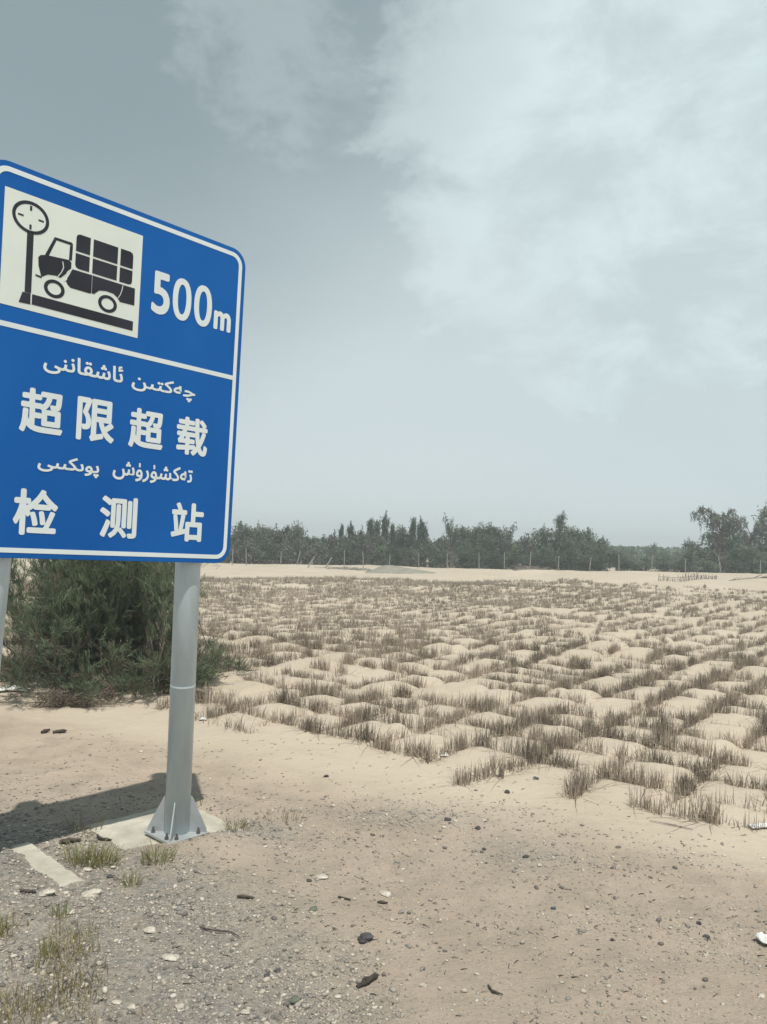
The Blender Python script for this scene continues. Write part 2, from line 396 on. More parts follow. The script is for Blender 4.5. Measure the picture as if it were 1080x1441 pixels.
# ------------------------------------------------------------------ road sign
ORG = Vector((-1.44306, 6.29998, -0.009)); UU = Vector((0.68251, 0.73079, -0.01106)); WW = Vector((0.02280, -0.05818, 0.99877)); NN = Vector((0.72925, -0.68193, -0.05637))
SROOT = Vector((-2.08, 5.79, 0.0))
def sp(u, v, d=0.0): return ORG + UU * u + WW * v + NN * d - SROOT
sign = empty('road_sign', SROOT)
tag(sign, 'large blue road sign with truck weighing pictogram on two grey poles', 'road sign')

def prism(polys, d0, d1, name, m, parent=sign):
    """flat outlines in sign coordinates (each a list of u,v) given a real thickness"""
    bm = bmesh.new()
    for poly in polys:
        f = [bm.verts.new(sp(u, v, d1)) for u, v in poly]; b = [bm.verts.new(sp(u, v, d0)) for u, v in poly]
        n = len(poly)
        fc = bm.faces.new(f); bk = bm.faces.new(b[::-1])
        for k in range(n): bm.faces.new((f[k], b[k], b[(k + 1) % n], f[(k + 1) % n]))
    bmesh.ops.triangulate(bm, faces=[f_ for f_ in bm.faces if len(f_.verts) > 4])
    return bm_obj(name, bm, m, parent)
def ring(outer, inner, d0, d1, name, m, parent=sign):
    bm = bmesh.new(); n = len(outer)
    P = [[bm.verts.new(sp(u, v, d)) for u, v in lp] for lp, d in ((outer, d1), (inner, d1), (outer, d0), (inner, d0))]
    for k in range(n):
        j = (k + 1) % n
        bm.faces.new((P[0][k], P[0][j], P[1][j], P[1][k])); bm.faces.new((P[0][k], P[2][k], P[2][j], P[0][j])); bm.faces.new((P[1][k], P[1][j], P[3][j], P[3][k]))
    return bm_obj(name, bm, m, parent)
def rrect(u0, u1, v0, v1, r, seg=8):
    pts = []
    for cu, cv, a0 in ((u1 - r, v1 - r, 0), (u0 + r, v1 - r, 90), (u0 + r, v0 + r, 180), (u1 - r, v0 + r, 270)):
        for k in range(seg + 1):
            a = rad(a0 + 90 * k / seg); pts.append((cu + r * math.cos(a), cv + r * math.sin(a)))
    return pts
def ellipse(cu, cv, ru, rv, n=40, p=2.0):
    out = []
    for k in range(n):
        a = 2 * math.pi * k / n; c, s = math.cos(a), math.sin(a)
        out.append((cu + ru * math.copysign(abs(c) ** (2 / p), c), cv + rv * math.copysign(abs(s) ** (2 / p), s)))
    return out
def rect(u0, u1, v0, v1): return [(u0, v0), (u1, v0), (u1, v1), (u0, v1)]
U0, U1, V0, V1 = -1.775, 0.215, 2.250, 4.778
prism([rrect(U0, U1, V0, V1, 0.13)], -0.004, 0.0, 'panel', M['blue'])
ring(rrect(U0 - .002, U1 + .002, V0 - .002, V1 + .002, 0.132), rrect(U0 + .014, U1 - .014, V0 + .014, V1 - .014, 0.116), -0.024, -0.0045, 'rim', M['blue'])
ring(rrect(U0 + .034, U1 - .034, V0 + .034, V1 - .034, 0.098), rrect(U0 + .066, U1 - .066, V0 + .066, V1 - .066, 0.068), 0.0002, 0.002, 'border_line', M['white'])
prism([rect(U0 + .067, U1 - .067, 3.733, 3.767)], 0.0002, 0.002, 'divider_line', M['white'])
PIC = prism([rect(-1.667, -0.702, 3.872, 4.613)], 0.0002, 0.002, 'pictogram_panel', M['panelwhite'])
# pictogram: dial on a post, loaded truck on a platform
D0, D1 = 0.0022, 0.0036
prism([[(-1.517, 4.38), (-1.475, 4.38), (-1.472, 3.986), (-1.514, 3.984)], [(-1.527, 3.981), (-1.475, 3.984), (-1.473, 3.912), (-1.548, 3.909)]], D0, D1, 'scale_post', M['black'])
ring(ellipse(-1.498, 4.470, 0.119, 0.104), ellipse(-1.498, 4.470, 0.098, 0.083), D0, D1, 'dial_ring', M['black'])
for q in ((-1.507, -1.493, 4.515, 4.545), (-1.505, -1.491, 4.395, 4.425), (-1.58, -1.545, 4.463, 4.474), (-1.449, -1.414, 4.466, 4.477)): prism([rect(*q)], D0, D1, 'dial_tick', M['black'])
prism([rect(-1.465, -0.744, 3.915, 3.982)], D0, D1, 'weighing_platform', M['black'])
# cab outline with a window opening, drawn as separate strokes and a bonnet
prism([[(-1.438, 4.232), (-1.425, 4.250), (-1.388, 4.262), (-1.232, 4.276), (-1.216, 4.262), (-1.216, 4.215), (-1.262, 4.165), (-1.285, 4.140), (-1.318, 4.146), (-1.370, 4.138), (-1.412, 4.110), (-1.434, 4.180)],
       [(-1.395, 4.262), (-1.345, 4.378), (-1.325, 4.378), (-1.371, 4.262)],
       [(-1.346, 4.380), (-1.336, 4.397), (-1.220, 4.397), (-1.212, 4.386), (-1.212, 4.378)],
       [(-1.232, 4.376), (-1.212, 4.376), (-1.214, 4.277), (-1.234, 4.277)],
       [(-1.450, 4.118), (-1.412, 4.114), (-1.408, 4.102), (-1.450, 4.106)]], D0, D1, 'truck_cab', M['black'])
prism([[(-1.206, 4.222), (-1.067, 4.222), (-1.067, 4.098), (-1.075, 4.093), (-1.215, 4.094), (-1.235, 4.110), (-1.250, 4.135), (-1.232, 4.165)],
       [(-1.064, 4.222), (-0.743, 4.220), (-0.741, 4.098), (-0.853, 4.094), (-0.872, 4.118), (-0.905, 4.138), (-0.960, 4.142), (-1.010, 4.132), (-1.036, 4.108), (-1.045, 4.098), (-1.064, 4.098)]], D0, D1, 'truck_bed', M['black'])
for cu in (-1.322, -0.944):
    ring(ellipse(cu, 4.056, 0.070, 0.060), ellipse(cu, 4.056, 0.046, 0.038), D0, D1, 'truck_wheel', M['black'])
def cargo():
    cols = ((-1.190, -1.090), (-1.068, -0.887), (-0.866, -0.769)); rows = ((4.236, 4.338), (4.352, 4.470)); out = []
    for i, (a, b) in enumerate(cols):
        for j, (c, d) in enumerate(rows):
            q = rect(a, b, c, d); k = 0.024
            if (i, j) == (0, 0): q = [(a + k, c), (b, c), (b, d), (a, d), (a, c + k), (a + k * .3, c + k * .3)]
            if (i, j) == (0, 1): q = [(a, c), (b, c), (b, d), (a + k, d), (a + k * .3, d - k * .3), (a, d - k)]
            if (i, j) == (2, 0): q = [(a, c), (b - k, c), (b - k * .3, c + k * .3), (b, c + k), (b, d), (a, d)]
            if (i, j) == (2, 1): q = [(a, c), (b, c), (b, d - k), (b - k * .3, d - k * .3), (b - k, d), (a, d)]
            out.append(q)
    return out
prism(cargo(), D0, D1, 'truck_cargo', M['black'])

def lettering(name, items, fat=0.0, m=None):
    """items: (characters, u0, u1, v0, v1), each fitted into its box on the sign face and cut from film as one piece;
    the strokes are fattened by laying the outline several times around itself, each layer a hair above the last"""
    for s, u0, u1, v0, v1 in items:
        c = bpy.data.curves.new('glyph', 'FONT'); c.body = s; c.resolution_u = 5
        o = bpy.data.objects.new('glyph', c); COL.objects.link(o)
        dg = bpy.context.evaluated_depsgraph_get(); dg.update()
        me = o.evaluated_get(dg).to_mesh()
        P = np.array([v.co[:2] for v in me.vertices]); T = [tuple(p.vertices) for p in me.polygons]
        o.evaluated_get(dg).to_mesh_clear(); bpy.data.objects.remove(o); bpy.data.curves.remove(c)
        lo, hi = P.min(0), P.max(0); P = (P - lo) / (hi - lo)
        VV, FF = [], []
        shifts = [(0, 0)] + ([(fat * math.cos(a), fat * math.sin(a)) for a in np.arange(8) * math.pi / 4] if fat else [])
        for k, (dx, dy) in enumerate(shifts):
            b = len(VV)
            VV += [sp(u0 + fat + dx + p[0] * (u1 - u0 - 2 * fat), v0 + fat + dy + p[1] * (v1 - v0 - 2 * fat), 0.0022 + .00006 * k) for p in P]
            FF += [tuple(b + q for q in t) for t in T]
        link_mesh(name, VV, FF, m or M['white'], sign)
lettering('distance_figure', [('5', -.607, -.456, 4.086, 4.400), ('m', -.062, .100, 4.098, 4.246)], 0.009)
for cu in (-.352, -.165):
    ring(ellipse(cu, 4.246, .080, .158, 44, 2.3), ellipse(cu, 4.246, .037, .113, 44, 2.2), 0.0004, 0.003, 'distance_figure', M['white'])
lettering('chinese_character', [('超', -1.506, -1.216, 3.080, 3.376), ('限', -1.122, -.842, 3.080, 3.380), ('超', -.732, -.450, 3.080, 3.372), ('载', -.338, -.058, 3.080, 3.372)], 0.0085)
lettering('chinese_character', [('检', -1.514, -1.218, 2.404, 2.712), ('测', -.918, -.628, 2.412, 2.712), ('站', -.342, -.054, 2.412, 2.712)], 0.0085)
lettering('uyghur_word', [('\ufee6\ufbe9\ufe98\ufedb\ufeea\ufb7c', -.729, -.192, 3.484, 3.618), ('\ufef0\ufee8\ufee7\ufe8e\ufed8\ufeb7\ufe8e\ufe8b', -1.368, -.798, 3.492, 3.642)], 0.0032)
lettering('uyghur_word', [('\ufeb5\ufbdb\ufead\ufbdc\ufeb8\ufedb\ufeea\ufe97', -.838, -.176, 2.834, 2.980), ('\ufef0\ufbe9\ufbe9\ufedc\ufbe8\ufeee\ufb58', -1.372, -.940, 2.826, 2.950)], 0.0032)
def hairline(pts, w, name):
    bm = bmesh.new(); pv = None
    for k, (u, v) in enumerate(pts):
        a = bm.verts.new(sp(u - w / 2, v, .0039)); b = bm.verts.new(sp(u + w / 2, v, .0039))
        if pv: bm.faces.new((pv[0], pv[1], b, a))
        pv = (a, b)
    bm_obj(name, bm, M['panelwhite'], sign)
hairline([(-1.276, 4.252), (-1.268, 4.214), (-1.281, 4.179), (-1.305, 4.142)], .006, 'film_crack')
hairline([(-1.212, 4.222), (-1.240, 4.191), (-1.246, 4.140), (-1.262, 4.125)], .010, 'film_crack')
hairline([(-.836, 4.218), (-.843, 4.18), (-.852, 4.15), (-.868, 4.118)], .005, 'film_crack')
# stiffening channels behind the panel
for v in (2.55, 3.25, 3.95, 4.52):
    prism([rect(U0 + .06, U1 - .06, v - .03, v + .03)], -0.050, -0.0045, 'back_channel', M['alu'])

def tube(bm, p, q, r0, r1=None, n=20, cap=True):
    p, q = Vector(p), Vector(q); r1 = r0 if r1 is None else r1; d = (q - p).normalized()
    a = d.orthogonal().normalized(); b = d.cross(a)
    R = [[bm.verts.new(c + (a * math.cos(2 * math.pi * k / n) + b * math.sin(2 * math.pi * k / n)) * r) for k in range(n)] for c, r in ((p, r0), (q, r1))]
    for k in range(n): bm.faces.new((R[0][k], R[0][(k + 1) % n], R[1][(k + 1) % n], R[1][k]))
    if cap: bm.faces.new(R[0][::-1]); bm.faces.new(R[1])
def pole(u0, u1, zb):
    """u0 at the foot, u1 at 4.6 m up"""
    a, b = sp(u0, 0.0, -.16), sp(u1, 4.66, -.16); a.z = zb
    bm = bmesh.new(); tube(bm, a, b, 0.100, n=40)
    po = bm_obj('pole', bm, M['galv'], sign)
    for f in po.data.polygons: f.use_smooth = len(f.vertices) == 4
    bm = bmesh.new(); j = a + (b - a) * 0.262; dj = (b - a).normalized() * .006
    tube(bm, j - dj, j + dj, .1012, n=40); bm_obj('weld_seam', bm, M['galv'], po)
    # base plate, corner gussets and bolts
    e1 = Vector((NN.x, NN.y, 0)).normalized(); e2 = Vector((UU.x, UU.y, 0)).normalized()
    c = Vector((a.x, a.y, 0)); s = .185
    bm = bmesh.new()
    for z in (zb, zb + .022):
        pass
    lo = [bm.verts.new(c + e1 * s * i + e2 * s * k + Vector((0, 0, zb))) for i, k in ((-1, -1), (1, -1), (1, 1), (-1, 1))]
    hi = [bm.verts.new(v.co + Vector((0, 0, .022))) for v in lo]
    bm.faces.new(lo[::-1]); bm.faces.new(hi)
    for k in range(4): bm.faces.new((lo[k], lo[(k + 1) % 4], hi[(k + 1) % 4], hi[k]))
    bmesh.ops.bevel(bm, geom=bm.edges[:], offset=.003, segments=1, affect='EDGES')
    pl = bm_obj('base_plate', bm, M['plate'], po)
    zt = zb + .0225
    for k in range(4):
        d = (e1 * (1, 1, -1, -1)[k] + e2 * (1, -1, -1, 1)[k]).normalized(); w = Vector((-d.y, d.x, 0)) * .005
        prof = [(0.096, zt), (0.238, zt), (0.238, zt + .025), (0.115, zt + .275), (0.096, zt + .285)]
        bm = bmesh.new(); A = [bm.verts.new(c + d * r + w + Vector((0, 0, z))) for r, z in prof]; B = [bm.verts.new(c + d * r - w + Vector((0, 0, z))) for r, z in prof]
        bm.faces.new(A); bm.faces.new(B[::-1])
        for i in range(5): bm.faces.new((A[i], A[(i + 1) % 5], B[(i + 1) % 5], B[i]))
        bm_obj('gusset', bm, M['plate'], po)
    for k in range(4):
        for t in (-.5, .5):
            d = (e1 if k % 2 == 0 else e2) * (1 if k < 2 else -1); w = Vector((-d.y, d.x, 0))
            q = c + d * .155 + w * t * .20
            bm = bmesh.new(); tube(bm, q + Vector((0, 0, zt)), q + Vector((0, 0, zt + .018)), .018, n=6); tube(bm, q + Vector((0, 0, zt + .0185)), q + Vector((0, 0, zt + .045)), .009, n=10)
            bm_obj('bolt', bm, M['bolt'], po)
    return po
pole(-.035, -.105, 0.034)
pole(-1.66, -1.43, 0.034)
# U clamps tying the channels to the poles
for v in (2.55, 3.25, 3.95, 4.52):
    for ua, ub in ((-.035, -.105), (-1.66, -1.43)):
        u = ua + (ub - ua) * v / 4.66; bm = bmesh.new()
        cpt = sp(u, v, -.16)
        tube(bm, cpt - WW * .02, cpt + WW * .02, .1035, n=32, cap=False)
        bm_obj('clamp', bm, M['alu'], sign)

def slab(cx, cy, half, label, seed):
    e1 = np.array([NN.x, NN.y]) / math.hypot(NN.x, NN.y); e2 = np.array([UU.x, UU.y]) / math.hypot(UU.x, UU.y)
    r = np.random.default_rng(seed); pts = []
    per = 14
    for k in range(4):
        a = np.array([(-1, -1), (1, -1), (1, 1), (-1, 1)][k]); b = np.array([(1, -1), (1, 1), (-1, 1), (-1, -1)][k])
        for j in range(per):
            t = a + (b - a) * j / per; pts.append(t * half * (1 + r.normal(0, .012)))
    bm = bmesh.new()
    top = [bm.verts.new((*(e1 * p[0] + e2 * p[1]), .030 + r.normal(0, .003))) for p in pts]
    bot = [bm.verts.new((*(e1 * p[0] * 1.02 + e2 * p[1] * 1.02), -.25)) for p in pts]
    n = len(pts); bm.faces.new(top); bm.faces.new(bot[::-1])
    for k in range(n): bm.faces.new((top[k], bot[k], bot[(k + 1) % n], top[(k + 1) % n]))
    bmesh.ops.triangulate(bm, faces=[f for f in bm.faces if len(f.verts) > 4])
    o = bm_obj('concrete_footing', bm, M['concrete'], None, (cx, cy, -0.012)); tag(o, label, 'footing', 'concrete footings of the sign')
    return o
slab(-1.72, 6.54, .47, 'pale concrete footing under the bolted base plate of the right pole', 3)
slab(-2.66, 5.49, .47, 'pale concrete footing half buried by gravel, without a visible pole', 4)

# ------------------------------------------------------------------ blades: straw, grass
def blades(base, height_, lean, width, rng, bend=0.25, az=None, kink=True):
    """two-quad tapering blades; base (n,3), height_ (n,), lean (n,)"""
    n = len(base); az = rng.random(n) * 2 * np.pi if az is None else az
    d = np.stack([np.cos(az), np.sin(az)], 1); side = np.stack([-np.sin(az + rng.normal(0, 1.0, n)), np.cos(az + rng.normal(0, 1.0, n))], 1)
    side /= np.linalg.norm(side, axis=1)[:, None]
    lv = []
    for t, wf in ((0, 1.0), (0.55, 0.85), (1.0, 0.25)):
        h = lean * height_ * (t + bend * t * t)
        c = np.concatenate([base[:, :2] + d * h[:, None], (base[:, 2] + height_ * t * np.cos(np.minimum(lean, 1.2) * t * .8))[:, None]], 1)
        off = np.concatenate([side * (width * wf / 2)[:, None], np.zeros((n, 1))], 1)
        lv += [c - off, c + off]
    V = np.stack(lv, 1).reshape(-1, 3)
    b = np.arange(n)[:, None] * 6
    F = np.concatenate([b + np.array([[0, 1, 3, 2]]), b + np.array([[2, 3, 5, 4]])], 0)
    return V, F
def straw_row(rng, length=0.84, n=70, w=(.006, .011), hh=(.13, .27)):
    # stalks stand in clumps along the row
    k = rng.integers(10, 15); cc = rng.uniform(-length / 2, length / 2, k); wt = rng.random(k) + .3; wt /= wt.sum()
    idx = rng.choice(k, n, p=wt)
    x = cc[idx] + rng.normal(0, .042, n); y = rng.normal(0, .038, n) + .03 * np.sin(cc[idx] * 7 + k)
    ch = rng.uniform(.55, 1.2, k)[idx]
    h = rng.uniform(*hh, n) * ch; lean = np.abs(rng.normal(0.12, .17, n)); fl = rng.random(n) < .14; lean[fl] = rng.uniform(.7, 2.2, fl.sum())
    base = np.stack([x, y, np.full(n, -.05)], 1)
    return blades(base, h + .05, lean, rng.uniform(*w, n), rng)

def build_straw():
    r = np.random.default_rng(21)
    protos = [straw_row(r, n=int(r.integers(230, 360)), hh=(.085, .225)) for _ in range(18)]
    weak = [straw_row(r, n=int(r.integers(60, 110)), hh=(.06, .17)) for _ in range(6)]
    meshes = []
    rows = []
    amin, amax = -14, 115; bmin, bmax = -95, 60
    for ia in range(amin, amax):
        for ib in range(bmin, bmax):
            for fam in (0, 1):
                a, b = (ia + .5, ib) if fam == 0 else (ia, ib + .5)
                p = E1 * a * CELL + E2 * b * CELL + r.normal(0, .03, 2)
                wx, wy = warp(np.array([p[0]]), np.array([p[1]])); x, y = p[0] + float(wx[0]), p[1] + float(wy[0])
                if y < 5 or y > 62: continue
                if x < -0.50 * y - 6 or x > 0.53 * y + 5: continue
                fe = in_field(x, y)
                if fe < 0.05: continue
                drop = (.05 if y < 26 else .14) if fe > 1.0 else .06
                if x > 9 and y > 33: drop = .35
                if x > 14 and y > 38: drop = .65
                drop += .30 * sstep(.50, .75, vnoise(np.array(x * .22 + 3), np.array(y * .16))) * (y > 12)
                if r.random() < drop: continue
                if math.hypot((x + 4.15) / 1.5, (y - 12.4) / 1.2) < 1: continue
                ang = (GA if fam == 0 else GA - math.pi / 2) + r.normal(0, .05) + (math.pi if r.random() < .5 else 0)
                strong = fe > .15 and r.random() > .18
                rows.append((x, y, ang, strong, r.random(), r.random()))
    # rows at the ragged outer edge, each standing alone
    extra = [(2.75, 7.42, -.55, True), (3.42, 7.12, -.50, False), (-1.85, 9.95, -.6, False), (1.15, 8.38, .9, True)]
    dist = lambda q: q[1] + (0 if abs(q[0] + .02 * q[1]) < 0.50 * q[1] + .3 else 500)
    rows.sort(key=dist)
    solo = {}
    def mesh_for(i, strong):
        key = (i, strong)
        if key not in solo:
            V, F = (protos if strong else weak)[i]
            o = link_mesh('straw_row', V, F, M['straw']); solo[key] = o; return o, True
        o = solo[key].copy(); COL.objects.link(o); return o, False
    def place(x, y, ang, strong, t, s, label, group):
        n = len(protos) if strong else len(weak)
        o, _ = mesh_for(int(t * n) % n, strong)
        o.location = (x, y, gh(x, y) + .005); o.rotation_euler = (0, 0, ang); sc = .70 + .55 * s; o.scale = (1.0, 1.0, sc)
        tag(o, label, 'straw row', group)
    G = 'straw rows of the near sand squares'
    place(*extra[0], .31, .6, 'short dense straw row standing alone on bare sand at the field corner', G)
    place(*extra[1], .5, .6, 'sparse pale straw row, outermost of all, at the right edge of the photo', G)
    place(*extra[2], .2, .4, 'thin broken straw row on bare sand beside the dark bush', G)
    place(*extra[3], .7, .5, 'straw row jutting out past the front of the field midway', G)
    for q in rows[:296]:
        place(*q, 'knee high row of dry straw stubs edging one of the near sand squares', G)
    far = rows[296:]; VV, FF = [], []; nb = 0
    rr = np.random.default_rng(4)
    farp = [straw_row(rr, n=64, w=(.014, .026), hh=(.11, .22)) for _ in range(10)]
    midp = [straw_row(rr, n=125, w=(.008, .015), hh=(.10, .205)) for _ in range(10)]
    hz = height(np.array([q[0] for q in far]), np.array([q[1] for q in far]))
    for q, z in zip(far, hz):
        V, F = (midp if q[1] < 30 else farp)[int(q[4] * 10) % 10]
        sc = (.8 + .4 * q[5]) * (1.0 if q[3] else .7)
        c, s = math.cos(q[2]), math.sin(q[2])
        P = np.stack([V[:, 0] * c - V[:, 1] * s + q[0], V[:, 0] * s + V[:, 1] * c + q[1], V[:, 2] * sc + z], 1)
        VV.append(P); FF.append(F + nb); nb += len(P)
    o = link_mesh('straw_grid', np.concatenate(VV), np.concatenate(FF), M['strawfar'])
    tag(o, 'far part of the straw checkerboard reaching back to the fence', 'straw grid', kind='stuff')
build_straw()

# ------------------------------------------------------------------ tamarisk bush behind the sign
def leaf_quads(c, d, L, w, rng):
    """thin quads centred on c along d"""
    n = len(c); d = d / np.linalg.norm(d, axis=1)[:, None]
    r = rng.normal(0, 1, (n, 3)); s = np.cross(d, r); s /= np.linalg.norm(s, axis=1)[:, None] + 1e-9
    a = d * (L / 2)[:, None]; b = s * (w / 2)[:, None]
    V = np.stack([c - a - b * .6, c - a + b * .6, c + a + b, c + a - b], 1).reshape(-1, 3)
    F = np.arange(n * 4).reshape(n, 4); return V, F
def strand(pts, r0, r1, n=5):
    """tapering tube along points"""
    pts = np.asarray(pts); m = len(pts); V, F = [], []
    t = np.gradient(pts, axis=0); t /= np.linalg.norm(t, axis=1)[:, None] + 1e-9
    ref = np.array([.31, .77, .55])
    for i in range(m):
        a = np.cross(t[i], ref); a /= np.linalg.norm(a) + 1e-9; b = np.cross(t[i], a); r = r0 + (r1 - r0) * i / (m - 1)
        for k in range(n):
            V.append(pts[i] + (a * math.cos(2 * math.pi * k / n) + b * math.sin(2 * math.pi * k / n)) * r)
    for i in range(m - 1):
        for k in range(n): F.append((i * n + k, i * n + (k + 1) % n, (i + 1) * n + (k + 1) % n, (i + 1) * n + k))
    return np.array(V), np.array(F)
class Acc:
    def __init__(s): s.V, s.F, s.n = [], [], 0
    def add(s, V, F): s.V.append(V); s.F.append(F + s.n); s.n += len(V)
    def build(s, name, m, parent=None, loc=(0, 0, 0)): return link_mesh(name, np.concatenate(s.V), np.concatenate(s.F), m, parent, loc)
def build_bush():
    r = np.random.default_rng(9); cx, cy = -4.32, 12.5
    root = empty('tamarisk_bush', (cx, cy, gh(cx, cy))); tag(root, 'big dark feathery tamarisk bush growing behind the sign poles', 'bush')
    st, fol, dry = Acc(), Acc(), Acc()
    for s in range(300):
        az = r.random() * 2 * math.pi; side = r.random()
        b = np.array([r.normal(0, .62), r.normal(0, .45), -.05])
        lean = abs(r.normal(.36, .28)); L = r.uniform(1.9, 3.0) * (1 - .25 * min(lean, 1.3))
        if math.cos(az) > 0: lean *= 1 - .5 * math.cos(az)
        if s < 46: az = r.normal(0.0, .5); lean = r.uniform(1.0, 1.6); L = r.uniform(1.1, 1.7)          # low boughs reaching right
        elif s < 76: az = math.pi + r.normal(0, .5); lean = r.uniform(.8, 1.5); L = r.uniform(1.2, 2.0)
        elif s < 106: az = -math.pi / 2 + r.normal(0, .7); lean = r.uniform(.8, 1.5); L = r.uniform(.9, 1.6)
        d = np.array([math.cos(az), math.sin(az), 0])
        t = np.linspace(0, 1, 9)[:, None]
        up = np.array([0, 0, 1.0])
        p = b + d * (math.sin(min(lean, 1.45)) * L) * t ** 1.25 + up * (math.cos(min(lean, 1.35)) * L) * t + up * (-.28 * lean * L) * t ** 2.4 * .6
        p[:, 2] = np.maximum(p[:, 2], .03 + .1 * r.random())
        lim = np.where(p[:, 2] > .95, 1.15, 1.42); p[:, 0] = np.where(p[:, 0] > lim, lim + .25 * (p[:, 0] - lim), p[:, 0])
        p[1:] += r.normal(0, .03, (8, 3))
        V, F = strand(p, r.uniform(.008, .020), .003, 4); st.add(V, F)
        nsub = 26
        for q in range(nsub):
            tt = r.uniform(.22, 1.0) ** .8; i = min(int(tt * 8), 7); f = tt * 8 - i; c = p[i] * (1 - f) + p[i + 1] * f
            g = p[i + 1] - p[i]; g = g / (np.linalg.norm(g) + 1e-9)
            sd = g * .8 + up * .35 + r.normal(0, .55, 3); sd /= np.linalg.norm(sd)
            sl_ = r.uniform(.18, .46); m = 26
            k = r.random(m); cc = c + sd * (k * sl_)[:, None] + r.normal(0, .018, (m, 3)) - up * (.10 * k ** 2)[:, None]
            cc[:, 2] = np.maximum(cc[:, 2], .02)
            dd = sd + up * .3 + r.normal(0, .28, (m, 3))
            isdry = r.random() < (.34 if c[2] < .8 else .05)
            V, F = leaf_quads(cc, dd, r.uniform(.05, .13, m), r.uniform(.004, .009, m), r)
            (dry if isdry else fol).add(V, F)
    st.build('stems', M['bark'], root); fol.build('foliage', M['tam'], root); dry.build('dry_twigs', M['tamdry'], root)
    # straggling low tuft in front of the bush
    root2 = empty('creeping_shrub', (-4.35, 10.95, gh(-4.35, 10.95))); tag(root2, 'small low twiggy shrub sprawling on sand at the foot of the bush', 'shrub')
    st, fol = Acc(), Acc()
    for s in range(60):
        az = r.random() * 2 * math.pi; L = r.uniform(.2, .55); d = np.array([math.cos(az) * 1.4, math.sin(az) * .8, 0]); t = np.linspace(0, 1, 5)[:, None]
        p = d * L * t + np.array([0, 0, 1.0]) * (L * r.uniform(.1, .55) * np.sin(t * 2.2)); V, F = strand(p, .006, .002, 4); st.add(V, F)
        m = 46; k = r.integers(1, 5, m); V, F = leaf_quads(p[k] + r.normal(0, .04, (m, 3)), r.normal(0, 1, (m, 3)) + d, r.uniform(.03, .09, m), r.uniform(.004, .010, m), r); fol.add(V, F)
    st.build('stems', M['bark'], root2); fol.build('foliage', M['tamdry'], root2)
build_bush()

